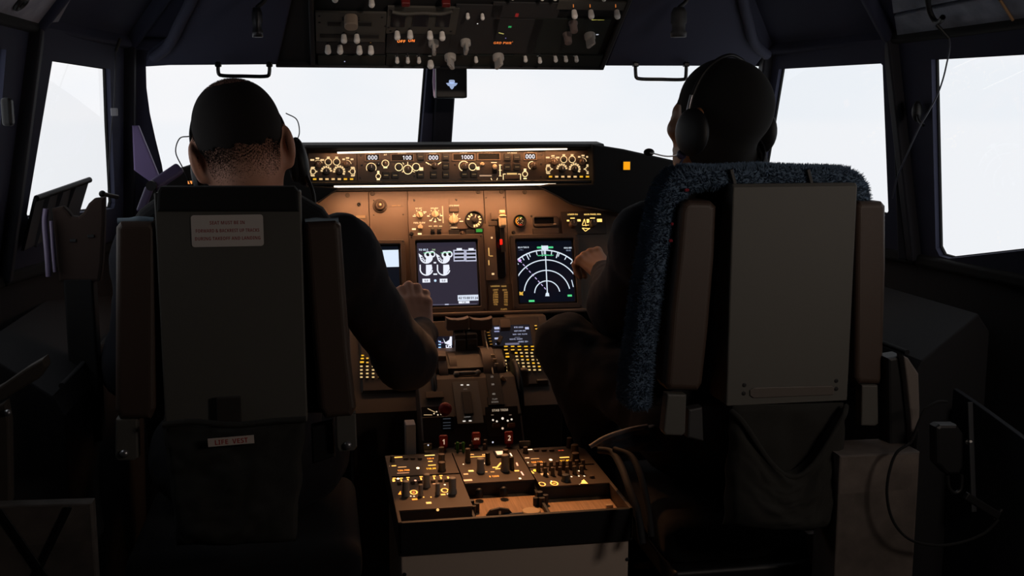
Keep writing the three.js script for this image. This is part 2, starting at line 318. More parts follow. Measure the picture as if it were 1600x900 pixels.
// ---------------------------------------------------------------- mode control panel
{
  const g = faceThing('mode_control_panel', 'long brown autopilot panel with five lit number windows under the glareshield', 'control panel', V(0, 1.087, -3.2), -0.08);
  put('panel_body', rbox(0.552, 0.088, 0.03, 0.002), MAT.panelDark, g, 0, 0.001, -0.0155);
  const wins = [[582, 246.2, 20, 9, '000', 'center'], [628.5, 246.2, 33, 9, '100', 'right'], [677, 246.2, 18.5, 9, '000', 'center'], [724.5, 245.4, 33, 9, '1000', 'right'], [763.5, 244.6, 33, 9, '', 'right'], [828, 244.4, 17.5, 9, '000', 'center']];
  lightPlate(g, 559, 238.5, 851, 284, MAT.panelDark, (D) => {
    for (const [x, y, t] of [[581, 239.6, 'COURSE'], [628, 239.6, 'IAS/MACH'], [676, 239.6, 'HEADING'], [724, 238.8, 'ALTITUDE'], [763.5, 238.6, 'VERT SPEED'], [800, 238.2, 'A/P ENGAGE'], [828, 238, 'COURSE']]) D.text(x, y + 0.8, t, 2.6);
    D.ring(580, 262.5, 7.4, 1, WARM, 2.6, 6.8); D.ring(602, 255.5, 5.2, 1); D.text(602, 242, 'A/T', 3); D.rect(602, 262, 6, 2);
    D.ring(623, 261, 5.6, 1.1); D.ring(637, 265, 6.8, 1.2); D.ring(650, 261, 5.6, 1.1); D.rect(658, 264, 6, 5); D.line(628, 269, 632, 266.5, 1); D.line(642, 266.5, 648, 269, 1); D.line(629, 254, 631, 257, 1); D.line(637, 253, 637, 258, 1);
    D.line(665, 253.5, 671, 257, 1.6); D.line(672, 257, 676, 260, 1); D.line(689, 253.5, 684, 257, 1.6); D.line(679, 253.5, 679, 256, 1);
    D.ring(591, 275.5, 3.6, 1); D.rect(591, 269.5, 3.4, 5); D.rect(591, 280.5, 5, 2);
    D.ring(724.5, 259.5, 7.6, 1.4, WARM, 1.9, 5.6); D.ring(738, 260.5, 5.6, 1.2); D.rect(746.5, 263, 5, 5);
    D.line(749, 274.5, 768, 274.5, 2, '#a08468'); D.line(767, 254, 776, 254, 1.2); D.ring(772, 278, 5, 1, WARM, 0, Math.PI); D.rect(781, 266, 1.6, 18); D.line(779, 258, 784, 258, 0.8); D.line(779, 266, 784, 266, 0.8); D.line(779, 275, 784, 275, 0.8);
    D.rect(799.5, 271.5, 16, 2.6, '#c9a468'); D.line(786, 272, 786, 281, 1.2); D.line(813, 272, 813, 281, 1.2); D.line(786, 272, 790, 272, 1.2); D.line(809, 272, 813, 272, 1.2);
    D.ring(831, 258.5, 6, 1.2, WARM, 2, 5); D.ring(820, 272, 4, 1.2); D.rect(820, 266, 4, 5); D.rect(820, 279, 5.4, 2);
    D.poly([[790, 241], [793, 241], [791.5, 243]]); D.poly([[806, 241], [809, 241], [807.5, 243]]);
  }, { k: 1.5 });
  for (const [x, y, w, h, t, al] of wins) {
    const p = loc(g, x, y), s = FACE.get(g).scale(x, y);
    put('window_frame', merge([box((w + 3) * s, 1.4 * s, 0.004, 0, (h / 2 + 0.7) * s, 0), box((w + 3) * s, 1.4 * s, 0.004, 0, -(h / 2 + 0.7) * s, 0), box(1.4 * s, h * s, 0.004, (w / 2 + 0.7) * s, 0, 0), box(1.4 * s, h * s, 0.004, -(w / 2 + 0.7) * s, 0, 0)]), MAT.panel, g, p.x, p.y, 0.005);
    lightPlate(g, x - w / 2, y - h / 2, x + w / 2, y + h / 2, MAT.blackMatte, (D) => {
      if (t) D.text(al === 'right' ? x + w / 2 - 2 : x, y + 0.3, t, al === 'right' ? 8 : 8.4, '#f2f4ff', al === 'right' ? 'right' : 'center', 'monospace');
    }, { t: 0.0008, z: 0.004, name: 'number_display', k: 1.3 });
  }
  knob(g, 580, 262.5, 5.2, MAT.knobDark, 0.018); knob(g, 591, 257, 2.4, MAT.blackGloss, 0.008); knob(g, 602, 255.5, 3, MAT.knobBrown, 0.01);
  knob(g, 623, 261, 4.2, MAT.knobDark, 0.008, 0.004, null); knob(g, 637, 265, 5, MAT.knobBrown, 0.02); knob(g, 650, 261, 4.2, MAT.knobDark, 0.008, 0.004, null);
  knob(g, 679, 259, 4.6, MAT.knobBrown, 0.02); knob(g, 726, 260, 5.2, MAT.knobBrown, 0.02); knob(g, 738, 260.5, 4.2, MAT.knobDark, 0.008, 0.004, null); knob(g, 753, 256.5, 2.8, MAT.cream, 0.012, 0.004, null); knob(g, 833, 259.5, 5, MAT.knobBrown, 0.02);
  { const p = loc(g, 772, 264), s = FACE.get(g).scale(772, 264); const wheel = put('speed_wheel', cylX(8 * s, 8 * s, 7 * s, 28), MAT.knobDark, g, p.x, p.y, -0.001); put('thumb_pad', ball(3.6 * s, 0, 0, 0, 10).scale(1, 1.2, 0.6), MAT.cream, wheel, 0, 3 * s, 7.3 * s); }
  const bl = { m: L_DIM, w: 0.6, h: 0.14 };
  for (const [x, y] of [[656.6, 245], [696, 245], [696, 259], [696, 273], [603, 274], [617, 274], [656.6, 273], [677, 273], [725, 272.5], [740, 272.5], [792, 246], [807, 246], [792, 261], [807, 261]]) button(g, x, y, 10.5, 10.5, MAT.black, 0.007, 0.004, bl);
  button(g, 799.5, 277, 22, 6, MAT.knobBrown, 0.01, 0.004, null, 'disengage_bar');
  for (const [x, y] of [[591, 275.5], [820, 272.5]]) button(g, x, y, 3.2, 5, MAT.knobBrown, 0.008, 0.004, null, 'rocker_switch');
  for (const [x, y] of [[564, 243], [565, 258], [563, 278], [647, 275], [711, 257], [846, 242], [845, 256], [845, 276]]) screw(g, x, y, 1.7);
}
// ---------------------------------------------------------------- the two instrument control panels beside it
function efis(label, dx, dy, x0, x1, cx, cz) {
  const g = faceThing('display_control_panel', label, 'control panel', V(cx, 1.087, cz), -0.08, 'display control panels beside the autopilot panel');
  const a = loc(g, x0, 239 + dy), b = loc(g, x1, 287 + dy);
  put('panel_body', rbox(b.x - a.x, a.y - b.y, 0.03, 0.003), MAT.panelDark, g, (a.x + b.x) / 2, (a.y + b.y) / 2, -0.0152);
  const X = (x) => x + dx, Y = (y) => y + dy;
  lightPlate(g, x0 + 1, 240 + dy, x1 - 1, 286 + dy, MAT.panelDark, (D) => {
    for (const x of [513, 526]) { D.ring(X(x), Y(253), 5, 1.3); D.rect(X(x), Y(246.5), 4.4, 3.4); }
    for (const [x, y, w] of [[488, 250, 6], [496, 247.5, 5.4], [503.5, 250, 5.6], [537, 249, 4], [543, 247, 5], [550, 249, 4.4]]) D.rect(X(x), Y(y), w, 2.6);
    D.ring(X(542), Y(257), 6.5, 1, WARM, 4.6, 6.2); D.ring(X(497), Y(257), 6.5, 0.8, WARM, 4, 6);
    D.ticks(X(510), Y(268), 5.5, 8.8, 7, Math.PI * 1.05, Math.PI * 1.95, 2.6); D.ticks(X(530), Y(268), 6, 9.4, 9, Math.PI * 1.0, Math.PI * 2.15, 2.8);
    for (const [x, q] of [[489, 1], [551, -1]]) { D.ring(X(x), Y(268), 4, 1.2); D.rect(X(x), Y(262), 5.6, 2.6); D.rect(X(x), Y(274.5), 5.2, 2.4); D.line(X(x + 4 * q), Y(268), X(x + 7 * q), Y(268), 2); D.line(X(x - 3 * q), Y(262), X(x - 3 * q), Y(275), 1.1); }
  });
  for (const x of [513, 526]) knob(g, X(x), Y(253), 3.6, MAT.black, 0.01, 0.004, null);
  knob(g, X(497), Y(257.5), 4.2, MAT.knobBrown, 0.014); knob(g, X(542), Y(257), 4.2, MAT.knobBrown, 0.014);
  knob(g, X(510), Y(268.5), 4.6, MAT.knobDark, 0.016); knob(g, X(530), Y(268.5), 4.6, MAT.knobDark, 0.016);
  knob(g, X(489), Y(268), 2.2, MAT.knobBrown, 0.012, 0.004, null); knob(g, X(551), Y(268), 2.2, MAT.knobBrown, 0.012, 0.004, null);
  const colors = [L_YEL, L_WARM, L_WARM, L_WARM, L_WARM, L_YEL, L_YEL];
  for (let i = 0; i < 7; i++) button(g, X(491.7 + i * 9.6), Y(280), 6.8, 4.6, MAT.knobDark, 0.005, 0.004, { m: colors[i], w: 0.74, h: 0.55 });
}
efis('brown display control panel with glowing legends at the left end of the glareshield', 0, 0, 482, 558, -0.348, -3.2);
efis('brown display control panel with glowing legends at the right end of the glareshield', 367.5, -3.8, 851, 925, 0.348, -3.2);

// ---------------------------------------------------------------- main instrument panel
const PANEL_TILT = -0.318;
{
  const g = faceThing('instrument_panel', 'wide brown metal instrument panel lit by the lamp strip above it', 'instrument panel', V(0, 1.026, -3.24), PANEL_TILT);
  put('backing', box(1.62, 0.42, 0.02), MAT.blackMatte, g, 0, -0.195, -0.017);
  const top = 0.012, bot = -0.384, cut = [-0.80, loc(g, 576, 310).x, loc(g, 637, 310).x, loc(g, 756, 310).x, loc(g, 790, 310).x, 0.80];
  for (let i = 0; i < 5; i++) { const a = cut[i] + 0.0007, b = cut[i + 1] - 0.0007; put('panel_sheet', rbox(b - a, top - bot, 0.008, 0.0015), MAT.panel, g, (a + b) / 2, (top + bot) / 2, -0.004); }
  put('lower_edge', rbox(1.3, 0.012, 0.03, 0.005), MAT.panel, g, 0, bot - 0.002, 0.008);
  // engine and speed reference module
  lightPlate(g, 639, 313, 702, 372, MAT.panel, (D) => {
    D.text(654, 326.3, 'N1 SET', 3.2); D.text(678.5, 326.3, 'SPD REF', 3.2); D.ticks(655.5, 336.6, 6.5, 9, 4, Math.PI * 1.02, Math.PI * 1.9, 1.1); D.rect(663.5, 332, 5, 1.6); D.rect(647, 338.5, 5, 1.4);
    D.ticks(679.5, 335.5, 7, 9, 5, Math.PI * 1.0, Math.PI * 2, 1.1); D.ticks(679.5, 338, 4, 9.5, 3, Math.PI * 0.25, Math.PI * 0.75, 1); for (const [x, y] of [[669, 338.3], [689, 337.6], [672.5, 345.3], [687, 344.5], [679.5, 347]]) D.rect(x, y, 4, 1.8);
    D.text(655, 348.7, 'FUEL FLOW', 3.4); D.rect(646.5, 358.6, 6, 2.6); D.rect(655.5, 366, 6, 2.6); D.text(680.3, 354, 'MFD', 2.8); D.rect(672, 354, 5, 1); D.rect(688, 354, 5, 1);
    D.rect(691.6, 336, 1.6, 27, '#c9a873');
  }, { t: 0.006, k: 1.5 });
  selector(g, 655.5, 337, 5, MAT.cream, 0.5, 0.014, 0.006); selector(g, 679.5, 336, 5.6, MAT.cream, 0.1, 0.014, 0.006); selector(g, 656.4, 355.8, 4, MAT.cream, 0, 0.014, 0.006);
  for (const x of [675.6, 685.6]) { button(g, x, 364.6, 6.6, 5.6, MAT.blackGloss, 0.005, 0.006); button(g, x, 358.6, 6, 3.4, MAT.panelDark, 0.003, 0.006, { m: L_DIM, w: 0.7, h: 0.5 }); }
  for (const [x, y] of [[647, 312], [713, 311]]) screw(g, x, y + 2, 1.5, MAT.darkSteel, 0.006);
  { const p = loc(g, 642.5, 366.8), s = FACE.get(g).scale(642, 366); put('latch_knob', latheZ([[3.4 * s, 0], [3.4 * s, 0.008], [2 * s, 0.01], [0, 0.009]], 18), MAT.black, g, p.x, p.y, 0.004); }
  // brake selector module
  lightPlate(g, 702.6, 313, 755, 358, MAT.panel, (D) => {
    D.text(708.5, 321.8, 'AUTO BRAKE', 2.9); D.ticks(708.5, 344, 8, 11, 5, Math.PI * 1.05, Math.PI * 1.95, 1.2); D.rect(696, 346.5, 5, 1.6); D.rect(720.5, 346.5, 6, 1.6); D.text(707.5, 356.3, 'ANTISKID', 2.9); D.line(700, 354, 704, 352, 1);
  }, { t: 0.006, k: 1.5 });
  button(g, 708.7, 329, 15, 7.6, MAT.black, 0.003, 0.006); button(g, 708.7, 329, 13, 5.8, mat(0x4f3f30, 0.5), 0.0035, 0.006, null, 'indicator_lamp');
  selector(g, 708.3, 344.3, 7.4, MAT.cream, 0, 0.018, 0.006);
  // round gauges
  const dial = (x, y, r, draw) => {
    const p = loc(g, x, y), s = FACE.get(g).scale(x, y), ga = put('gauge', latheZ([[r * s * 1.12, 0], [r * s * 1.12, 0.008], [r * s * 0.98, 0.010], [r * s * 0.94, 0.005], [r * s * 0.9, 0.005]], 32), MAT.black, g, p.x, p.y, 0.002);
    const cv = document.createElement('canvas'); cv.width = cv.height = 256; const c = cv.getContext('2d'); c.fillStyle = '#060606'; c.fillRect(0, 0, 256, 256); c.translate(128, 128); draw(c);
    const t = new THREE.CanvasTexture(cv); t.colorSpace = THREE.SRGBColorSpace;
    put('dial_face', new THREE.CircleGeometry(r * s * 0.97, 32), new THREE.MeshStandardMaterial({ map: t, roughness: 0.5, emissive: 0xffd9a0, emissiveMap: t, emissiveIntensity: 0.35 }), ga, 0, 0, 0.0045);
    put('needle', box(r * s * 0.1, r * s * 0.8, 0.0008), MAT.white, ga, r * s * 0.1, r * s * 0.25, 0.0062, 0, 0, -0.35);
    put('hub', latheZ([[r * s * 0.32, 0], [r * s * 0.28, 0.003], [0, 0.003]], 16), MAT.knobDark, ga, 0, 0, 0.006);
    return ga;
  };
  dial(740.5, 344.5, 13, (c) => { c.fillStyle = '#fff2d8'; for (const a of [-2.95, -2.45, -2.0, -0.55, -0.1, 0.4, 0.8, 1.2, 1.6]) { c.save(); c.rotate(a); c.fillRect(76, -14, 40, 26); c.restore(); } });
  dial(812, 346, 9, (c) => { c.lineWidth = 22; c.strokeStyle = '#d9a21c'; c.beginPath(); c.arc(0, 0, 92, 2.0, 4.4); c.stroke(); c.strokeStyle = '#3fa03c'; c.beginPath(); c.arc(0, 0, 92, 4.5, 5.4); c.stroke(); c.strokeStyle = '#b3301c'; c.beginPath(); c.arc(0, 0, 92, 1.1, 1.9); c.stroke(); c.fillStyle = '#fff'; for (let i = 0; i < 7; i++) { c.save(); c.rotate(i * 0.8); c.fillRect(48, -6, 22, 12); c.restore(); } });
  // flap lights and blank modules
  button(g, 709, 364.5, 16, 9, MAT.black, 0.006, 0.004, null, 'blank_block'); button(g, 734, 363.5, 14, 7, MAT.black, 0.006, 0.004, null, 'blank_block'); button(g, 748, 361.3, 12, 7.4, MAT.black, 0.006, 0.004, { m: L_GREEN, w: 0.8, h: 0.66 }, 'gear_light');
  knob(g, 722, 365, 2.6, MAT.knobBrown, 0.01, 0.004, null);
  // landing gear lever
  { const a = loc(g, 773, 334), s = FACE.get(g).scale(781, 380), b = loc(g, 781, 385);
    put('lever_slot', extrude(roundRect(14 * s, 96 * s, 6 * s), 0.003, 0.0008), MAT.blackGloss, g, b.x, loc(g, 781, 388).y, 0.002);
    const h = loc(g, 782, 346), lv = put('gear_lever', merge([box(6 * s, 50 * s, 0.012, 0, -26 * s, 0.02), cylX(4.6 * s, 4.6 * s, 8.4 * s, 20).translate(0, 4 * s, 0.032), rbox(9 * s, 9 * s, 0.014, 0.003, 0, -2 * s, 0.028)]), MAT.black, g, h.x, h.y, 0.002);
    put('wheel_grip', merge([rbox(11 * s, 20 * s, 0.022, 0.007, 0, -4 * s, 0.034, 4), rbox(11.6 * s, 3 * s, 0.026, 0.003, 0, 3 * s, 0.034), cylX(4.6 * s, 4.6 * s, 7.6 * s, 24).translate(0, 9 * s, 0.034)]), mat(0xe6cfa6, 0.5), lv);
    const r = loc(g, 781, 381); put('red_light', rbox(4 * s, 9 * s, 0.006, 0.002), glow(0xff2010, 1.1, 0x300000), g, r.x, r.y, 0.026);
    const q = loc(g, 770, 341); put('placard_bracket', merge([box(1.2 * s, 16 * s, 0.004, -3 * s, 0, 0), box(10 * s, 1.2 * s, 0.004, 2 * s, -2 * s, 0), rbox(14 * s, 8 * s, 0.006, 0.002, -1 * s, -9 * s, 0)]), MAT.panelDark, g, q.x, q.y, 0.004);
  }
  lightPlate(g, 759, 350, 773, 438, MAT.panel, (D) => { D.rect(768, 372, 3, 3); D.rect(763.5, 394, 1.8, 13, '#e8bd6a'); D.line(765, 400.5, 770, 400.5, 1.6, '#e8bd6a'); D.rect(763.5, 411, 1.8, 8, '#e8bd6a'); D.rect(770, 428.5, 4, 3); }, { t: 0.005 });
  lightPlate(g, 764, 444, 800, 486, MAT.panelDark, (D) => {                 // speed placard
    const y = (k) => 447.5 + k * 3.6; D.text(773.5, y(0), 'LANDING', 3.2, '#e2b05c'); D.text(787, y(0), 'GEAR', 3.2, '#e2b05c'); D.text(774, y(1.6), 'LIMIT', 3.2, '#d9a552'); D.text(788, y(1.6), '(IAS)', 3.2, '#d9a552');
    for (const [a, b, c] of [[2.7, '230', '340'], [3.7, '235K', '250'], [4.7, '270K', '210'], [5.9, '320K', '190'], [6.9, '.82M', '175'], [8, '170', '162']]) { D.text(774, y(a), b, 3.8, '#c9954a'); D.text(790, y(a), c, 3.8, '#c9954a'); }
    D.text(787, y(10), 'FLAPS', 3.6, '#c9954a');
  }, { t: 0.004, k: 0.8 });
  // right of the lever: cabin window, blank blocks, selector module
  { const p = loc(g, 852, 346.5), s = FACE.get(g).scale(852, 346); put('meter_frame', extrude(roundRect(41 * s, 17 * s, 5 * s), 0.006, 0.0015, [roundRect(31 * s, 10 * s, 1 * s).map(([x, y]) => [x - 2.5 * s, y + 1 * s])]), MAT.panelDark, g, p.x, p.y, 0.003); put('meter_glass', box(32 * s, 10.5 * s, 0.002), MAT.blackGloss, g, p.x - 2.5 * s, p.y + s, 0.002); }
  button(g, 865.6, 351.4, 5, 2, MAT.cream, 0.003, 0.009, null, 'marker'); button(g, 852, 362, 42, 9, MAT.panelDark, 0.008, 0.003, null, 'blank_block'); knob(g, 802, 364, 2.6, MAT.knobDark, 0.008, 0.004, null); screw(g, 830, 338, 1.6);
  lightPlate(g, 878, 331, 945, 366, MAT.panelDark, (D) => {
    D.text(894, 335.8, 'LOWER DU', 3.3, '#ffd070'); D.text(925, 335.8, 'MAIN PANEL DUs', 3.3, '#ffd070'); D.rect(887, 345.4, 4, 2.6, '#ffd070'); D.rect(904, 345, 5.4, 3.4, '#ffd070'); D.rect(894, 341.6, 7, 1.6, '#ffd070'); D.rect(918, 346, 4.4, 6, '#ffd070'); D.rect(936, 345, 8, 5, '#ffd070'); D.rect(925, 341.5, 8, 1.6, '#ffd070');
    D.line(909, 352, 912.5, 343, 1.2, '#ffd070'); D.line(912.5, 343, 915, 354, 1.2, '#ffd070'); D.line(909, 353, 922, 352, 1, '#ffd070'); D.line(909, 357, 914, 362, 1.2, '#ffd070'); D.line(914, 362, 921, 357, 1.2, '#ffd070'); D.line(909, 357, 921, 358, 1.2, '#ffd070');
  }, { t: 0.006, k: 1.5 });
  knob(g, 894, 351.5, 5.4, MAT.knobBrown, 0.022, 0.006); knob(g, 925, 350.5, 5.4, MAT.knobBrown, 0.022, 0.006);
  // loose hardware on the sheets
  for (const [x, y] of [[543, 305], [582, 302.5], [747, 299.5], [783.5, 299], [820, 300]]) { const p = loc(g, x, y), s = FACE.get(g).scale(x, y); put('fastener', latheZ([[3.6 * s, 0], [3.4 * s, 0.002], [2.6 * s, 0.002], [2.4 * s, 0.001], [1.4 * s, 0.0022], [0, 0.0022]], 16), MAT.panelDark, g, p.x, p.y, 0.0004); }
  { const p = loc(g, 561, 319.5), s = FACE.get(g).scale(561, 319); put('jack_socket', latheZ([[3 * s, 0], [3 * s, 0.004], [1.4 * s, 0.004], [1.2 * s, 0.001], [0, 0.001]], 16), MAT.black, g, p.x, p.y, 0); }
  for (const [x, y] of [[712, 311.5], [759.5, 309], [787.5, 308.5], [584, 313], [584, 336], [630, 335], [551, 336], [646.5, 312], [632, 382], [632, 386]]) screw(g, x, y, 1.1, MAT.knobDark, 0);
  { const p = loc(g, 593.5, 322), s = FACE.get(g).scale(593, 322); const k = put('rotary_dial', latheZ([[11 * s, 0], [11 * s, 0.003], [9.6 * s, 0.005], [8.6 * s, 0.003], [7 * s, 0.012], [5 * s, 0.014], [4.6 * s, 0.009], [2.8 * s, 0.016], [0, 0.016]], 28), MAT.panelDark, g, p.x, p.y, 0); put('cap', ball(2.2 * s, 0, 0, 0.015, 10), MAT.cream, k); }
  lightPlate(g, 608, 320, 630, 323, MAT.panel, (D) => D.text(619, 321.5, 'LIGHTS TEST', 2.4, '#c08a3c'), { t: 0.001 });
  lightPlate(g, 555, 335, 572, 342, MAT.panel, (D) => D.rect(563.5, 338.5, 14, 4, '#8a6433'), { t: 0.001 });
}
// ---------------------------------------------------------------- displays of the instrument panel
function display(label, cxp, cyp, x0, y0, x1, y1, bez, draw, back, k = 1) {
  const at = (() => { const p = onPlane(cxp, cyp, V(0, 1.026, -3.24), V(0, Math.sin(0.318), Math.cos(0.318))); return p; })();
  const g = faceThing('display_screen', label, 'display', at, PANEL_TILT, 'display screens in the panel');
  const s = FACE.get(g).scale(cxp, cyp), a = loc(g, x0, y0), b = loc(g, x1, y1), w = b.x - a.x, h = a.y - b.y, cx = (a.x + b.x) / 2, cy = (a.y + b.y) / 2, e = bez * s;
  const hole = roundRect(w, h, 0.004), out = roundRect(w + 2 * e, h + 2 * e, 0.008);
  put('bezel', extrude(out, 0.012, 0.0025, [hole]), MAT.panelDark, g, cx, cy, 0.0);
  put('inner_bezel', extrude(roundRect(w + 0.002, h + 0.002, 0.004), 0.004, 0, [roundRect(w - 6 * s, h - 6 * s, 0.003)]), MAT.blackMatte, g, cx, cy, 0.001);
  lightPlate(g, x0 + 1.5, y0 + 1.5, x1 - 1.5, y1 - 1.5, MAT.blackGloss, draw, { t: 0.0015, z: 0.0005, name: 'screen', back, k });
  for (const [sx, sy] of [[-1, -1], [1, -1], [-1, 1], [1, 1]]) put('screw', latheZ([[1.5 * s, 0], [1.2 * s, 0.001], [0, 0.001]], 10), MAT.darkSteel, g, cx + sx * (w / 2 + e * 0.55), cy + sy * (h / 2 + e * 0.55), 0.012);
  return g;
}
display('engine display with two pairs of white dial gauges on grey glass', 700, 428, 648, 377, 751, 479, 9, (D) => {
  const W = '#eef2ff'; D.cx.lineCap = 'round';
  D.text(661.5, 390.5, 'TO 80.5', 4.2, '#d8e8ff'); D.text(677.5, 390.5, 'TAI', 3.4, '#b8d8b0');
  for (const x of [666, 693]) {
    D.ring(x, 402, 9.2, 2, W, 0.2, Math.PI * 1.05); D.poly([[x - 1, 411], [x, 398], [x + 9, 397], [x + 9.5, 404], [x + 5, 410.5]], W); D.ring(x + 2.5, 398.5, 4.4, 2.6, W); D.ring(x + 9, 397.5, 4.2, 2.2, W); D.dot(x + 2.5, 398.5, 2.2, '#101014'); D.dot(x + 9, 397.5, 1.8, '#101014');
    D.poly([[x - 12, 396], [x - 5, 401], [x - 11, 402]], W); D.ticks(x, 402, 5, 8.5, 4, 1.7, 2.9, 1.4, W); D.line(x - 4, 395.5, x + 12, 394.6, 1, '#7fdc9c');
    D.ring(x, 420.5, 9.6, 2, W, 0.3, Math.PI * 1.02); D.poly([[x - 0.5, 414], [x + 8.5, 413.6], [x + 9.5, 420], [x + 5, 428], [x - 0.5, 430]], W); D.line(x - 9.6, 414.5, x - 9.4, 421, 2, W);
    D.rect(x, 438.6, 12, 6, W); D.text(x, 438.8, '0.0', 4, '#202028');
  }
  D.rect(679.5, 410.6, 4, 2.4, W); D.rect(680, 428.6, 6, 2.4, W); D.dot(680, 438.6, 2, '#c8e4ff');
  for (const [x, t] of [[717.5, 0], [736, 0]]) { D.rect(x, 399.5, 18.6, 18.6, '#b9bbd2'); D.rect(x - (x < 720 ? 1 : -1) * 0, 389.6, 8.4, 3.4, W); for (const y of [393.6, 399.3, 405]) D.rect(x, y, 14.6, 2.8, '#0c0c12'); }
  D.rect(731.5, 465.4, 33, 9, '#dbe4f4'); for (let i = 0; i < 5; i++) D.text(719 + i * 6.3, 465.6, '' + ((i * 7 + 4) % 10) + ((i * 3 + 2) % 10), 5, '#14141c'); D.rect(725, 472.4, 17, 3.6, W); D.text(725, 472.6, 'T 25', 3.2, '#14141c');
  D.line(658, 476.6, 745, 475, 0.7, '#6e6e86'); D.rect(698, 475.8, 6, 1.6, '#c8d0e8');
}, '#2f2b38', 1.0);
display('navigation display with white range arcs and green marks on black glass', 854, 425, 803.5, 375, 901.5, 474, 8, (D) => {
  const W = '#dfeaf6', cx = 855, cy = 459; D.cx.lineCap = 'round';
  for (const [r, a0, a1, lw] of [[68.5, 3.87, 5.55, 2], [53, 3.5, 5.85, 1.7], [36.5, 3.3, 6.08, 1.7], [20, 3.25, 6.12, 1.6]]) D.ring(cx - (r > 60 ? 2 : 0), cy - (r > 60 ? 0 : 0), r, lw, W, a0, a1);
  D.ticks(cx - 2, cy, 63, 68, 9, 4.0, 5.45, 1.4, W); D.ticks(cx - 2, cy, 60, 68, 3, 4.3, 5.05, 1.6, W);
  D.line(851.5, 386, 855, 458, 1.7, W); D.line(846.5, 390.5, 846.5, 383.5, 1, '#4fd08c'); D.line(840, 387, 863, 386.6, 3, '#4fd08c'); D.rect(851, 387, 11, 6, W); D.ring(853, 430, 32, 1.2, '#49b87c', 4.4, 5.05); D.line(840, 399.5, 864, 399, 1.4, '#49b87c');
  D.line(812.5, 408, 852.5, 452, 1.4, '#c9b6e4', [3, 4]); D.poly([[809, 408], [812, 404.5], [815, 407], [812, 410]], '#d9a8f0');
  D.poly([[855, 455], [851.5, 463], [858.5, 463]], W); D.dot(855, 460, 2.8, W);
  D.text(817.5, 386.8, 'GS 0 TAS 0', 3.6, W); D.text(814, 390.8, '---°/---', 2.8, '#9fb0c8'); D.text(887, 387.5, 'HDG 089', 3.2, W); D.text(888, 391.5, '00.0Z', 3, '#9fb0c8');
  D.poly([[810.5, 455.5], [815, 457], [818, 455], [816.5, 459], [817.5, 462], [813.5, 461], [810.5, 462], [811.5, 458.5]], '#e6b64c'); D.rect(830.5, 470.4, 9, 3, '#58e08c'); D.rect(890, 462, 7, 3, '#58e08c'); D.line(893, 438, 895.5, 448, 1.4, W);
}, '#070b16', 1.0);
display('mostly hidden display at the bald pilot\'s shoulder, its lit right edge showing', 574, 428, 524, 384, 629, 484, 7, (D) => {
  D.rect(612, 404, 30, 27, '#dfeeff'); for (const [r, a, b] of [[40, 3.6, 5.8], [27, 3.4, 6], [14, 3.3, 6.1]]) D.ring(570, 470, r, 1.5, '#c4d4e8', a, b); D.line(570, 420, 570, 470, 1.4, '#c4d4e8'); D.rect(540, 394, 18, 3, '#9fb0c8'); D.rect(536, 400, 10, 2.4, '#58e08c');
}, '#0c1018', 1.0);

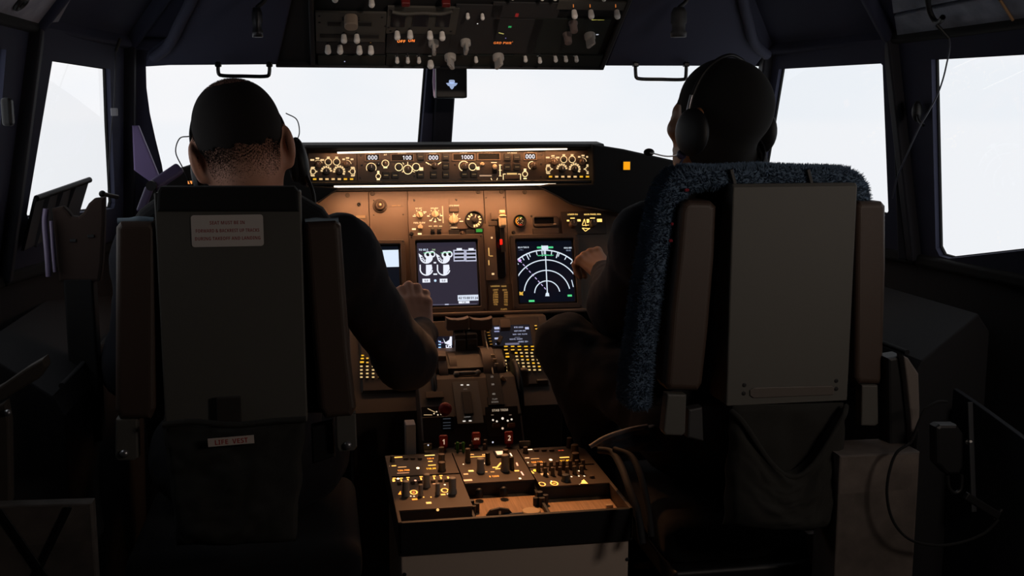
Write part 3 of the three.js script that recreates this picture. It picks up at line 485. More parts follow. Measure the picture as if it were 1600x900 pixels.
// ---------------------------------------------------------------- overhead panel
{
  const o = onZ(705, 103.5, -2.9), g = faceThing('overhead_panel', 'dark overhead switch panel with rows of white toggle switches and knobs', 'switch panel', V(-0.02, o.y, o.z), Math.PI / 3);
  const L = loc(g, 431, 101).x, R = loc(g, 944, 103).x, cx = (L + R) / 2, w = R - L;
  put('housing', rbox(w, 0.62, 0.10, 0.008), mat(0x101113, 0.8), g, cx, 0.31, -0.056);
  const frame = mat(0x1c1d20, 0.7);
  put('side_rail', rbox(0.012, 0.60, 0.014, 0.003), frame, g, loc(g, 489, 100).x, 0.30, 0); put('side_rail', rbox(0.012, 0.60, 0.014, 0.003), frame, g, loc(g, 942, 100).x, 0.30, 0);
  put('front_rail', rbox(w, 0.008, 0.02, 0.003), frame, g, cx, 0.002, -0.002);
  const none = () => {}, PLATE = mat(0x474540, 0.65, { bumpMap: grain, bumpScale: 0.0002 }), GREY = mat(0x2b2b2c, 0.65, { bumpMap: grain, bumpScale: 0.0002 }), KNOB = mat(0xa5a09a, 0.55);
  const GREEN = mat(0x18201e, 0.65);
  lightPlate(g, 497, 85, 601, 101, GREEN, (D) => { D.dot(538.5, 94, 0.9, '#cfd4ff'); D.dot(608, 95, 0.7, '#a0a4d0'); }, { t: 0.004 });
  lightPlate(g, 604, 84.5, 706, 101.5, GREEN, (D) => { for (const x of [620, 637, 654, 672]) D.rect(x - 0.5, 85.6, 5, 1.2, '#6a6660'); }, { t: 0.004 });
  lightPlate(g, 709, 84.5, 800, 102, GREEN, none, { t: 0.004 });
  lightPlate(g, 803, 84.5, 936, 102, GREEN, (D) => { for (const x of [819, 841, 866, 882, 898]) D.rect(x, 85.6, 5, 1.2, '#5a5852'); }, { t: 0.004 });
  lightPlate(g, 494, 17, 601, 62, PLATE, (D) => { }, { t: 0.006 });
  lightPlate(g, 494, 64, 601, 82, GREY, (D) => { for (const x of [512, 531, 561, 579]) D.rect(x, 66.5, 2, 5, '#c98a3c'); }, { t: 0.004 });
  lightPlate(g, 606, 9, 711, 50, PLATE, (D) => { D.dot(661, 25.5, 2, '#fff'); D.rect(652, 31, 6, 3, '#1d7a60'); }, { t: 0.006 });
  lightPlate(g, 605, 52, 707, 82, GREY, (D) => { D.text(627, 63, 'OFF', 7, '#ff8a3a'); D.text(643, 62, 'ON', 7, '#ff7a30'); }, { t: 0.003, k: 1.5 });
  lightPlate(g, 713, 6, 768, 82, GREY, (D) => { D.rect(746, 35, 2, 1.4, '#fff'); }, { t: 0.004 });
  lightPlate(g, 771, 28, 833, 82, GREY, (D) => { D.text(796.5, 40, '00', 4.4, '#39d873'); D.line(779, 49, 787, 51, 2, '#b9b060'); D.text(785, 65, 'GRD PWR', 6.4, '#ff8438'); D.text(800.5, 63.5, '1', 4, '#d06a30'); D.rect(790, 57.5, 2, 1.2, '#8a80c0'); D.rect(807.5, 20, 5, 6, '#7a1414'); }, { t: 0.004 });
  lightPlate(g, 771, 3, 870, 26, GREY, (D) => { D.rect(807.5, 21.5, 5, 7, '#7a1414'); }, { t: 0.004 });
  lightPlate(g, 836, 28, 934, 82, mat(0x1b2220, 0.6), (D) => { D.line(934, 28.8, 944, 28.6, 2.2, '#c8c05a'); D.line(924, 28.8, 934, 28.4, 2.4, '#c8c05a'); D.line(899, 27.6, 908, 27.2, 2, '#c05a24'); D.rect(933, 52, 4, 2, '#b8bcc8'); }, { t: 0.004 });
  lightPlate(g, 873, 0, 975, 13, PLATE, (D) => { for (const x of [896, 922, 962]) D.line(x - 0.5, 4, x, 12, 1.4, '#c8702c'); }, { t: 0.005 });
  // gauges and cut-outs on the grey plates
  for (const [x, y, a, b] of [[622, 28, 21, 32], [692, 28, 21, 32], [657, 28, 24, 30]]) button(g, x, y, a, b, MAT.blackGloss, 0.004, 0.005, null, 'meter_window');
  for (const [x, y, a, b] of [[546, 53, 88, 9], [522, 34, 20, 9], [570, 34, 20, 9]]) button(g, x, y, a, b, MAT.black, 0.003, 0.005, null, 'slot');
  for (const [x, y] of [[499, 22], [597, 24], [499, 32], [610, 13], [706, 12], [610, 45], [704, 46], [602, 38], [607, 40]]) screw(g, x, y, 2.2, MAT.black, 0.005);
  put('guard_bar', tube([[612, 12], [628, 15], [660, 14], [690, 15], [706, 11]].map(([x, y]) => { const p = loc(g, x, y); return V(p.x, p.y, 0.012); }), 0.0045, 20, 8), PLATE, g);
  { const p = loc(g, 548, 24), s = FACE.get(g).scale(548, 30); const b = put('switch_guard', merge([extrude([...roundRect(20 * s, 20 * s, 8 * s)], 0.03, 0.003)]), mat(0x8f7f70, 0.55), g, p.x, p.y, 0.004); put('hinge', cylX(3 * s, 3 * s, 26 * s, 12), MAT.black, b, 0, -2 * s, 0.004); }
  for (const [x, y] of [[633, -6], [696, -5]]) { const p = loc(g, x, y), s = FACE.get(g).scale(x, 5); put('red_cap', merge([rbox(13 * s, 10 * s, 0.024, 0.003)]), MAT.redDark, g, p.x, p.y, 0.014); }
  const big = [[512, 77], [531, 77], [561, 78], [579, 78], [537, 60], [557, 60], [620, 55], [640, 54], [671, 55], [690, 56], [896, 22], [922, 22], [962.5, 22], [580, 4], [523, -4]];
  for (const [x, y] of big) toggle(g, x, y - 12, 11, 9.2, 0.0);
  for (const [x, y] of [[620, 94], [636.5, 94], [654, 94], [743, 93], [820, 92], [842.5, 94], [867, 92], [883, 92], [899.5, 92], [730, 25], [753, 26], [800, -5], [846, -4], [866, -4], [942, -3]]) toggle(g, x, y - 9, 8, 6.2, 0.0);
  toggle(g, 672, 90, 9, 10, 0.0);
  for (const [x, y, r, t, m] of [[677, 73, 8, 0.1, KNOB], [727, 72, 8, -0.1, KNOB], [703, 95, 9, 0.5, KNOB], [778, 95, 9, -0.4, KNOB], [921, 62, 8.5, -0.5, KNOB]]) selector(g, x, y - 10, r, m, t, 0.034, 0.004);
  for (const [x, y] of [[895, 41], [886, 59]]) knob(g, x, y - 8, 6.2, mat(0x6a5c58, 0.6), 0.028, 0.004, null);
}
// standby compass box on the centre post, with a small winged emblem
{
  const a = onZ(681, 100, -3.2), b = onZ(730, 153, -3.2), c = a.clone().add(b).multiplyScalar(0.5);
  const t = thing('compass_box', 'black box with a small white winged emblem hanging at the centre post', 'compass', V(c.x, b.y, c.z));
  add('case', rbox(b.x - a.x, a.y - b.y, 0.07, 0.004, c.x, c.y, c.z - 0.035), MAT.black, t);
  add('bracket', [rbox(0.02, 0.03, 0.05, 0.003, c.x, a.y + 0.01, c.z - 0.04), rbox(0.012, 0.008, 0.03, 0.002, c.x + 0.036, a.y - 0.004, c.z - 0.01)], MAT.white, t);
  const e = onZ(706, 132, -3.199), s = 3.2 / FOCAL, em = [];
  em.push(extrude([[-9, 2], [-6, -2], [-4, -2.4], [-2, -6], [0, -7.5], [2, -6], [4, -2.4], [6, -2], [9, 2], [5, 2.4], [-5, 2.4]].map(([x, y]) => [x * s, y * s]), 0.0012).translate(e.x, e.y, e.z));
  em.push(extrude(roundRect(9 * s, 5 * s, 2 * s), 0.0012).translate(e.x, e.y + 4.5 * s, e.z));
  add('emblem_glow', em, glow(0xbcd4ff, 0.55, 0xdfe8ff), t);  // the emblem is no lamp; its brightness is an added glow
  add('mirror_strip', slab([[677, 105], [679.5, 105], [680.5, 130], [679.5, 153], [677.5, 150], [676, 128]], -3.19, 0.004), mat(0xd9b8e8, 0.3), t);
}
// ---------------------------------------------------------------- throttle quadrant
function subFace(parent, name, at, rx) { const g = new THREE.Group(); g.name = name; parent.add(g); g.position.copy(at).sub(parent.position); g.rotation.x = rx; g.updateWorldMatrix(true, true); return asFace(g); }
const sweepX = (pts, x0, x1) => extrude(pts.map(([z, y]) => [-z, y]), x1 - x0, 0.003).rotateY(Math.PI / 2).translate(x0, 0, 0);   // outline in (z, y) swept along x
{
  const q = thing('throttle_quadrant', 'dark throttle quadrant with two thrust levers between the pilots', 'throttle quadrant', V(-0.02, 0, -2.85));
  add('aft_housing', sweepX([[-2.655, 0.0], [-2.655, 0.405], [-2.70, 0.47], [-2.80, 0.545], [-2.86, 0.545], [-2.86, 0.0]], -0.15, 0.112), MAT.panelDark, q);
  add('forward_housing', sweepX([[-2.86, 0.0], [-2.86, 0.56], [-2.94, 0.59], [-3.02, 0.585], [-3.08, 0.55], [-3.08, 0.0]], -0.088, 0.1), MAT.panelDark, q);
  for (const [x, w, r, m] of [[-0.074, 0.024, 0.1, MAT.panel], [-0.045, 0.02, 0.092, MAT.panelDark], [0.052, 0.034, 0.104, MAT.panel], [0.082, 0.02, 0.098, MAT.panelDark]]) add('drum', cylX(r, r, w, 40).translate(x, 0.495, -2.93), m, q);
  for (const [x, px] of [[-0.019, 714], [0.045, 751]]) {
    const top = onZ(px, 504, -2.985), xs = x < 0 ? onZ(719.5, 540, -2.95).x : onZ(737.5, 540, -2.95).x;
    const lv = add('thrust_lever', [rbox(0.030, 0.052, 0.026, 0.004, xs, onZ(725, 543, -2.955).y, -2.955), beam(V(xs, 0.5, -2.93), V(xs, 0.63, -2.965), 0.026, 0.02, 0.003), rbox(0.032, 0.02, 0.034, 0.006, xs, onZ(725, 525, -2.965).y, -2.965)], MAT.panelDark, q);
    add('grip', extrude([[-0.0315, 0.017], [-0.02, 0.0125], [0, 0.0105], [0.02, 0.0125], [0.0315, 0.017], [0.0325, -0.012], [0.028, -0.02], [-0.028, -0.02], [-0.0325, -0.012]], 0.034, 0.004).translate(top.x, top.y, top.z - 0.017), MAT.panel, lv);
    add('reverse_lever', beam(V(xs, top.y - 0.02, -2.995), V(xs, top.y - 0.055, -3.005), 0.03, 0.012, 0.004), MAT.knobDark, lv);
  }
  add('cross_bar', [cylX(0.006, 0.006, 0.07, 12).translate(onZ(730, 583, -2.83).x, onZ(730, 583, -2.83).y, -2.83), ball(0.008, onZ(713, 585, -2.825).x, onZ(713, 585, -2.825).y, -2.825), ball(0.008, onZ(747, 582, -2.825).x, onZ(747, 582, -2.825).y, -2.825)], MAT.knobGrey, q);
  for (const [x0, w] of [[-0.107, 0.016], [0.122, 0.016]]) {
    const wh = add('trim_wheel', new THREE.LatheGeometry([[0.02, -w / 2], [0.09, -w / 2 + 0.002], [0.1, -w / 2], [0.108, 0], [0.1, w / 2], [0.09, w / 2 - 0.002], [0.02, w / 2]].map((p) => new THREE.Vector2(...p)), 40).rotateZ(Math.PI / 2).translate(x0, 0.47, -2.86), MAT.black, q);
    add('hub', cylX(0.045, 0.045, w + 0.01, 24).translate(x0, 0.47, -2.86), MAT.panel, wh);
    if (x0 > 0) add('lit_rim_block', rbox(0.026, 0.05, 0.03, 0.01, x0 + 0.02, 0.535, -2.83, 4), MAT.panel, wh);  // brown block put in as the lit patch of the wheel rim
  }
  // flap lever and its gate
  { const a = onZ(757, 522, -2.965), b = onZ(779, 617, -2.775);
    add('flap_gate', tube([onZ(757, 521, -2.97), onZ(764, 553, -2.90), onZ(771, 585, -2.83), onZ(776, 617, -2.782)], 0.0022, 20, 6), MAT.cream, q);
    const fl = add('flap_lever', [beam(onZ(786, 590, -2.80), onZ(789, 620, -2.79), 0.012, 0.01, 0.003), rbox(0.03, 0.012, 0.014, 0.005, onZ(792, 599, -2.80).x, onZ(792, 599, -2.80).y, -2.80)], MAT.knobDark, q);
    add('lever_tip', [beam(onZ(783, 588, -2.795), onZ(795, 602, -2.795), 0.011, 0.012, 0.004)], MAT.cream, fl);
    for (const [x, y] of [[770, 556], [773, 563], [776, 570], [779, 590], [781, 600], [785, 616]]) add('detent', rbox(0.011, 0.009, 0.008, 0.002, onZ(x, y, -2.87 + (y - 556) * 0.0014).x, onZ(x, y, -2.87 + (y - 556) * 0.0014).y, -2.87 + (y - 556) * 0.0014), MAT.cream, q);
  }
  // speed brake lever on the left
  add('speed_brake_lever', [beam(onZ(672, 612, -2.83), onZ(676, 596, -2.86), 0.02, 0.014, 0.005), rbox(0.014, 0.02, 0.01, 0.003, onZ(666, 607, -2.83).x, onZ(666, 607, -2.83).y, -2.835)], mat(0x4c4a35, 0.6), q);
  for (const x of [658, 691]) add('side_link', slab([[x - 7, 556], [x + 6, 556], [x + 10, 582], [x + 2, 590], [x - 9, 586]], -2.875, 0.02, 0.004), MAT.panel, q);
  // sloping plates
  const f1 = subFace(q, 'slope_panel', V(-0.02, 0.5075, -2.75), -0.927);
  lightPlate(f1, 715, 597, 746, 663, MAT.plateGrey, (D) => { D.rect(730.5, 630, 14, 62, '#000'); D.rect(721.5, 603, 4, 2.2, '#e8e2d8'); D.rect(731, 603, 4, 2.2, '#e8e2d8'); D.text(727, 609.5, 'IDLE', 3, '#5a5550'); D.text(730, 653, 'CUTOFF', 2.8, '#8a8580'); D.rect(725, 659.5, 4.4, 2.2, '#e8e2d8'); D.rect(734.5, 659, 4.4, 2.2, '#e8e2d8'); }, { t: 0.004 });
  button(f1, 730, 632, 14, 44, MAT.black, 0.006, 0.003, null, 'lever_slot');
  lightPlate(f1, 766, 585, 780, 634, MAT.black, (D) => { for (const [y, t] of [[590, '25'], [602, '30'], [617, '40']]) D.text(768.5 + (y - 590) * 0.1, y, t, 4.4, '#8d857c', 'center'); }, { t: 0.004 });
  lightPlate(f1, 763, 622, 782, 634, MAT.black, (D) => { D.text(773, 625.5, 'FLAP', 3.6, '#7d766e'); D.text(773, 630, 'DOWN', 3.6, '#7d766e'); }, { t: 0.005 });
  button(f1, 679, 619, 28, 12, mat(0x55422f, 0.6), 0.004, 0.003, null, 'placard');
  const f2 = subFace(q, 'aft_panel', V(-0.02, 0.4375, -2.6775), -0.552);
  lightPlate(f2, 761, 636, 808, 682, MAT.panelDark, (D) => { D.text(781, 641.5, 'STAB TRIM', 5, '#b9a48c'); for (const x of [770, 776, 793, 799]) { D.dot(x, 659 - (x % 4), 1.6, '#efe2cc'); } D.dot(785, 654.5, 2, '#fff0dc'); D.rect(769, 649, 4, 1.4, '#6d5c4c'); D.rect(797, 649, 4, 1.4, '#6d5c4c'); D.dot(785, 670, 1.8, '#e8c8a8'); }, { t: 0.004 });
  for (const [x, m] of [[774, mat(0x6d5546, 0.5)], [798, mat(0xa87a58, 0.5)]]) button(f2, x, 666.5, 11, 6, m, 0.014, 0.004, null, 'guarded_switch');
  lightPlate(f2, 689, 652, 708, 672, MAT.black, (D) => { for (const y of [655, 661, 665.5, 670]) D.rect(698, y, 12, 1.4, '#33383e'); }, { t: 0.004 });
  { const p = loc(f2, 695, 641); put('red_knob', latheZ([[0.016, 0], [0.017, 0.012], [0.012, 0.02], [0, 0.021]], 20), MAT.red, f2, p.x, p.y, 0.002); }
  lightPlate(f2, 659, 636, 690, 651, MAT.panelDark, (D) => { D.line(662, 649, 675, 649, 1.2, '#c9a878'); D.line(668, 639, 680, 645, 1.2, '#c9a878'); for (const [x, y] of [[678, 647], [682, 644], [684, 649], [689, 648]]) D.dot(x, y, 1.2, '#f0d8b0'); }, { t: 0.004 });
  for (const x of [658.5, 814]) { const a = loc(f2, x, 650), b = loc(f2, x, 690); put('edge_rail', rbox(0.004, Math.abs(a.y - b.y), 0.006, 0.001), MAT.knobGrey, f2, a.x, (a.y + b.y) / 2, 0.002); }
}
// fire handles stand behind the quadrant
{
  const y0 = 0.4, t = thing('fire_switch_panel', 'black strip carrying three red fire handles behind the throttle quadrant', 'switch panel', V(-0.01, y0, -2.635));
  add('panel_body', rbox(0.262, 0.02, 0.052, 0.003, -0.02, y0 - 0.005, -2.628), MAT.black, t);
  for (const [px, py, ch] of [[693, 690, '1'], [744, 685.5, 'APU'], [795, 684, '2']]) {
    const p = onZ(px, py, -2.625), w = 0.022;
    const h = add('fire_handle', [rbox(w, 0.034, 0.014, 0.005, p.x, p.y, p.z), rbox(0.010, Math.max(0.01, p.y - y0), 0.010, 0.002, p.x, (p.y + y0) / 2, p.z - 0.002)], mat(0xa01c12, 0.4), t);
    const cv = document.createElement('canvas'); cv.width = cv.height = 64; const c = cv.getContext('2d'); c.fillStyle = '#3c0703'; c.fillRect(0, 0, 64, 64); c.fillStyle = '#ffd8b8'; c.font = 'bold ' + (ch.length > 1 ? 24 : 54) + 'px sans-serif'; c.textAlign = 'center'; c.textBaseline = 'middle'; c.fillText(ch, 32, 34);
    const tx = new THREE.CanvasTexture(cv); tx.colorSpace = THREE.SRGBColorSpace;
    add('light_legend', new THREE.PlaneGeometry(0.018, 0.022).translate(p.x, p.y + 0.002, p.z + 0.0075), new THREE.MeshStandardMaterial({ map: tx, emissive: 0xffffff, emissiveMap: tx, emissiveIntensity: 0.55, roughness: 0.4 }), h);
  }
  for (const [px, py, w, m] of [[718, 697, 16, MAT.panelDark], [668, 698, 14, MAT.panelDark], [735, 700, 4, MAT.knobBrown], [757, 698, 5, MAT.knobBrown], [820, 694, 18, MAT.panelDark]]) { const p = onZ(px, py, -2.612); add('switch_block', rbox(w * 0.0016, 0.016, 0.01, 0.002, p.x, p.y, p.z), m, t); }
  for (const [px, py] of [[669, 695.5], [770, 691]]) { const p = onZ(px, py, -2.608); add('indicator_light', ball(0.0022, p.x, p.y, p.z, 8), glow(0xe8ecff, 0.8), t); }
}
// ---------------------------------------------------------------- keypads with screens
function cdu(label, at, rx, scr, keys, extra) {
  const g = faceThing('control_display_unit', label, 'keypad', at, rx, 'keypad units on the forward console');
  put('body', rbox(0.165, 0.235, 0.05, 0.005), MAT.panelDark, g, 0, 0, -0.027);
  put('face_plate', rbox(0.158, 0.228, 0.006, 0.003), mat(0x3a3029, 0.6), g, 0, 0, 0);
  if (scr) { const [x0, y0, x1, y1, d] = scr; lightPlate(g, x0, y0, x1, y1, MAT.blackGloss, d, { t: 0.001, z: 0.003, name: 'screen', k: 1, back: '#1b1a20' }); }
  for (const [x, y, w, h, m] of keys) button(g, x, y, w, h, MAT.knobDark, 0.005, 0.002, { m, w: 0.78, h: 0.7 }, 'key');
  if (extra) extra(g);
  return g;
}
{
  const keysR = [];
  const Y1 = L_YEL, Y2 = glow(0xffc24a, 0.75), Y3 = glow(0xffd890, 0.7), DIM = glow(0xc08a3c, 0.4);
  for (let i = 0; i < 5; i++) { keysR.push([790 + i * 10.4, 543.5, 7, 2.8, Y1]); keysR.push([790 + i * 10.6, 548.6, 7, 3, i > 3 ? Y1 : Y2]); }
  keysR.push([792, 554.5, 7, 3.4, Y2], [792.5, 559.5, 7.4, 4, Y1], [785, 560, 3.2, 3.6, Y3]);
  for (let r = 0; r < 6; r++) for (let i = 0; i < 5; i++) keysR.push([806 + i * 8.1 + r * 0.9, 553.6 + r * 5.3, 5, 3.6, (i * 7 + r * 3) % 5 === 0 ? Y1 : Y3]);
  for (let r = 0; r < 5; r++) for (let i = 0; i < 2; i++) keysR.push([784 + i * 7.4 + r * 0.3 - 2, 565.5 + r * 5.2, 4, 3.6, Y3]);
  for (let i = 0; i < 6; i++) { keysR.push([761.5 + i * 1.1, 517 + i * 4.6, 5, 2.6, DIM]); keysR.push([836.5 + i * 1.2, 511 + i * 5, 4.4, 2.8, i < 3 ? Y2 : DIM]); }
  cdu('lit keypad unit with a text screen right of the throttle levers', V(0.141, 0.582, -2.955), -0.785, [770, 509, 827, 541, (D) => {
    const W = '#b9bfe0'; D.text(810, 512.5, 'RTE LEGS', 3.4, W); D.rect(776, 514, 8, 4, W); D.rect(823, 514, 6, 4, W); D.text(812, 518.2, 'KBFI 089 250', 3, W); D.text(812, 523.4, 'NAV  CRZ  FL210', 3, W); D.rect(776, 519, 8, 2.4, '#8a90b8'); D.text(808, 528, '---------', 3, W); D.rect(777, 530, 9, 3, W); D.text(806, 531, 'ROUTE  INDEX', 3, W); D.text(817, 535, '<EXEC 23>', 3.4, W); D.rect(800, 538.5, 22, 3.4, '#6c6a80'); D.rect(776, 538.5, 4, 2, W);
  }], keysR, (g) => {
    const p = loc(g, 788, 512); put('screen_clip', rbox(0.03, 0.03, 0.02, 0.003), MAT.panel, g, p.x, p.y, 0.012);
    const q = loc(g, 780, 535); put('screen_clip', rbox(0.012, 0.026, 0.014, 0.003), MAT.panel, g, q.x, q.y, 0.01, 0, 0, -0.5);
  });
  const keysL = [[566.5, 557.6, 5, 3.4, Y1], [566, 562.4, 6, 3.6, Y1], [565.5, 568, 7.4, 4.4, Y1], [574, 568.6, 4.6, 3.6, Y2]];
  for (let r = 0; r < 4; r++) for (let i = 0; i < 3; i++) keysL.push([564.6 + i * 9.2, 574.6 + r * 5.6, 4.8, 3.8, Y3]);
  keysL.push([592, 591, 3.6, 3, DIM], [574, 562, 4.6, 3.6, Y2], [583, 568.6, 4.6, 3.6, Y2], [601, 574, 4.6, 3.6, Y2], [601, 585, 4.6, 3.6, Y2]);
  cdu('lit keypad unit mostly hidden behind the bald pilot\'s elbow', V(-0.212, 0.582, -2.955), -0.785, [590, 510, 650, 541, (D) => { D.rect(620, 525, 50, 24, '#3c3e50'); }], keysL);
}
// lower centre screen between the keypads
{
  const g = faceThing('display_screen', 'small lower display left of the throttle levers, half hidden by a dark sleeve', 'display', V(-0.045, 0.615, -3.03), -0.6, 'display screens in the panel');
  put('bezel', rbox(0.165, 0.13, 0.02, 0.004), MAT.panelDark, g, 0, -0.015, -0.012);
  lightPlate(g, 657, 526, 707, 556, MAT.blackGloss, (D) => { const W = '#eef0ff'; D.poly([[692, 528], [696, 535], [702, 531], [703, 526], [706, 526], [706, 540], [695, 537]], W); D.ring(690, 531, 5, 1.2, '#b090c0', 1, 3); for (const y of [534, 538.5, 543]) D.rect(687, y, 4, 2, '#a8d0ff'); D.rect(701, 542, 9, 6, W); D.dot(699, 541, 1.4, '#20202c'); D.dot(703, 542, 1.2, '#20202c'); D.rect(700, 551.5, 11, 5, W); D.rect(688, 551.5, 7, 4, '#8fc8f0'); D.rect(670, 540, 14, 18, '#8890a8'); }, { t: 0.001, z: 0.0, name: 'screen', k: 1, back: '#121420' });
}
{
  const t = thing('front_console', 'dark sloping console under the instrument panel holding the keypads', 'console', V(0, 0, -3.0));
  const holdY = 0.405;
  add('body', sweepX([[-2.83, 0], [-2.83, 0.455], [-3.06, 0.66], [-3.14, 0.66], [-3.14, 0]], -0.32, -0.112), MAT.panelDark, t);
  add('body', sweepX([[-2.83, 0], [-2.83, 0.455], [-3.06, 0.66], [-3.14, 0.66], [-3.14, 0]], 0.132, 0.25), MAT.panelDark, t);
  add('rear_board', box(0.6, 0.60, 0.03, -0.01, 0.33, -3.13), MAT.panelDark, t);
  { const p = onZ(848, 588, -2.8); add('stub', [rbox(0.03, 0.012, 0.02, 0.003, p.x + 0.002, p.y - 0.018, -2.815)], MAT.panelDark, t); }
}
// ---------------------------------------------------------------- aft console with its radio panels
{
  const Y = 0.405, x0 = -0.25, x1 = 0.25, z0 = -2.142, z1 = -2.60, W = x1 - x0, cz = (z0 + z1) / 2;
  const yb = onZ(806, 857, z0).y;
  const t = thing('aft_console', 'low centre console, black tray with a plain brown-grey front', 'console', V(0, 0, cz));
  add('tray_wall', [rbox(W, Y - yb, 0.012, 0.002, 0, (Y + yb) / 2, z0 - 0.006)], MAT.black, t, 'black rear band of the tray');
  add('tray_wall', [rbox(0.008, 0.07, z0 - z1, 0.002, x0 + 0.004, Y - 0.033, cz)], MAT.panelDark, t); add('tray_wall', [rbox(0.008, 0.07, z0 - z1, 0.002, x1 - 0.004, Y - 0.033, cz)], MAT.panelDark, t); add('tray_wall', [rbox(W, 0.07, 0.008, 0.002, 0, Y - 0.034, z1)], MAT.panelDark, t);
  const grainWood = speckle(256, 256, (i, j) => 0.82 + 0.18 * fbm(i / 10, j / 90, 1.7, 4)); grainWood.colorSpace = THREE.SRGBColorSpace; grainWood.repeat.set(2, 2);
  const wood = mat(0xd6ae86, 0.7, { map: grainWood });
  for (const [a, b, c, d] of [[-0.24, -0.085, -2.15, -2.59], [-0.083, 0.078, -2.15, -2.59], [0.080, 0.24, -2.15, -2.59]]) add('tray_board', rbox(b - a, 0.008, c - d, 0.001, (a + b) / 2, Y - 0.034, (c + d) / 2), wood, t);
  for (const x of [-0.084, 0.079]) add('rail', rbox(0.008, 0.012, 0.44, 0.002, x, Y - 0.024, -2.372), MAT.black, t);
  add('base_cabinet', rbox(W - 0.012, yb + 0.002, 0.42, 0.003, 0, yb / 2, z0 - 0.22), mat(0xc2b0a2, 0.8), t, 'plain brown-grey base');
  for (const x of [632, 980]) { const p = onZ(x, x < 800 ? 898 : 874.5, z0 - 0.009); add('screw', latheZ([[0.005, 0], [0.004, 0.002], [0, 0.002]], 12).translate(p.x, p.y, z0 - 0.011), MAT.darkSteel, t); }
}
const BROWN = mat(0x4a3d33, 0.55);
const COLUMNS = [[-0.2435, -0.0855], [-0.0825, 0.0795], [0.0825, 0.2435]];
function radio(name, label, col, x0, y0, x1, y1, draw, more) {
  const Y = 0.405, xm = (COLUMNS[col][0] + COLUMNS[col][1]) / 2, zt = Math.max(-2.594, onY((x0 + x1) / 2, y0, Y).z), zb = onY((x0 + x1) / 2, y1, Y).z, zm = (zt + zb) / 2;
  const g = faceThing(name, label, 'radio panel', V(xm, Y, zm), -Math.PI / 2, 'radio panels in the aft console'), hw = (COLUMNS[col][1] - COLUMNS[col][0]) / 2, hh = (zb - zt) / 2;
  put('case', rbox(hw * 2 - 0.002, hh * 2 - 0.001, 0.028, 0.002), MAT.black, g, 0, 0, -0.0155);
  lightPlate(g, x0, y0, x1, y1, BROWN, draw, { t: 0.003, z: -0.001, k: 2.6, rect: [-hw, hw, hh - 0.0006, -hh + 0.0006] });
  more(g); return g;
}
const AMB = '#ffab4a', ORA = '#ff8a2a', PALE = '#ffd9a8';
const barDigits = (D, x, y, str, h, c) => D.text(x, y, str, h, c);
radio('radio_panel', 'radio tuning panel with orange digits at the front left of the aft console', 0, 597, 711, 697, 744, (D) => {
  D.rect(622.5, 715.6, 12.5, 2.4, AMB); D.rect(671.5, 712.6, 16, 2.2, '#f0c068'); D.text(672.5, 717.6, '123.4', 4.4, ORA); D.rect(672.5, 722, 7, 2, AMB); D.rect(675, 728, 12, 2, AMB); D.text(673.5, 733.4, '118.20', 5, '#ffb020'); D.dot(604, 723, 2, PALE); D.rect(615.5, 729, 7, 2, AMB); D.rect(628.5, 731, 13, 1.6, '#c08850'); D.text(630.5, 736.2, '126.700', 5.2, ORA); D.rect(630, 740.2, 18, 1.6, '#a06a48'); D.dot(653, 732.6, 2.6, PALE); D.dot(604.5, 738.6, 2.6, '#e0a080'); D.dot(608, 729.5, 1, PALE); D.rect(640, 726, 40, 4, '#060606');
}, (g) => {
  knob(g, 690, 712, 4.6, MAT.knobBrown, 0.02, 0.002, null); knob(g, 690, 724, 5.4, MAT.knobBrown, 0.022, 0.002, null); knob(g, 690.5, 737, 5.6, MAT.knobBrown, 0.022, 0.002, null); knob(g, 613, 722, 3.4, MAT.knobBrown, 0.014, 0.002, null);
  for (const x of [634, 645, 656]) button(g, x, 719, 7, 5, MAT.knobBrown, 0.005, 0.002);
});
radio('radio_panel', 'radio tuning panel with orange digits at the front right of the aft console', 2, 817, 700, 912, 729, (D) => {
  D.rect(827.5, 703.6, 9, 2.2, PALE); D.text(876.5, 705, '23 45', 3.6, '#b03a1c'); D.rect(882, 715.8, 15, 2.4, AMB); D.text(882.5, 720.8, '118.65', 5, '#ffb020'); D.text(839, 723.2, '122.975', 5, ORA); D.rect(836, 717.8, 13, 1.4, '#c08850'); D.rect(842, 727.4, 16, 1.2, '#b07a50'); D.dot(860.5, 719.6, 2.6, PALE); D.dot(810.4, 711, 2, PALE); D.dot(825, 724, 1.2, PALE); D.rect(823.6, 716.6, 7, 2, '#e0a070'); D.dot(815, 725.6, 2.4, '#c8866a'); D.rect(850, 714, 48, 3.4, '#060606');
}, (g) => {
  knob(g, 898, 709, 6, MAT.knobBrown, 0.022, 0.002, null); knob(g, 899, 721, 6.2, MAT.knobBrown, 0.02, 0.002, null); knob(g, 889.5, 700.5, 4.2, MAT.knobBrown, 0.026, 0.002, null); knob(g, 821, 709, 4, MAT.knobBrown, 0.016, 0.002, null);
  for (const x of [838, 850, 862]) button(g, x, 706, 8, 5, MAT.knobBrown, 0.005, 0.002);
});
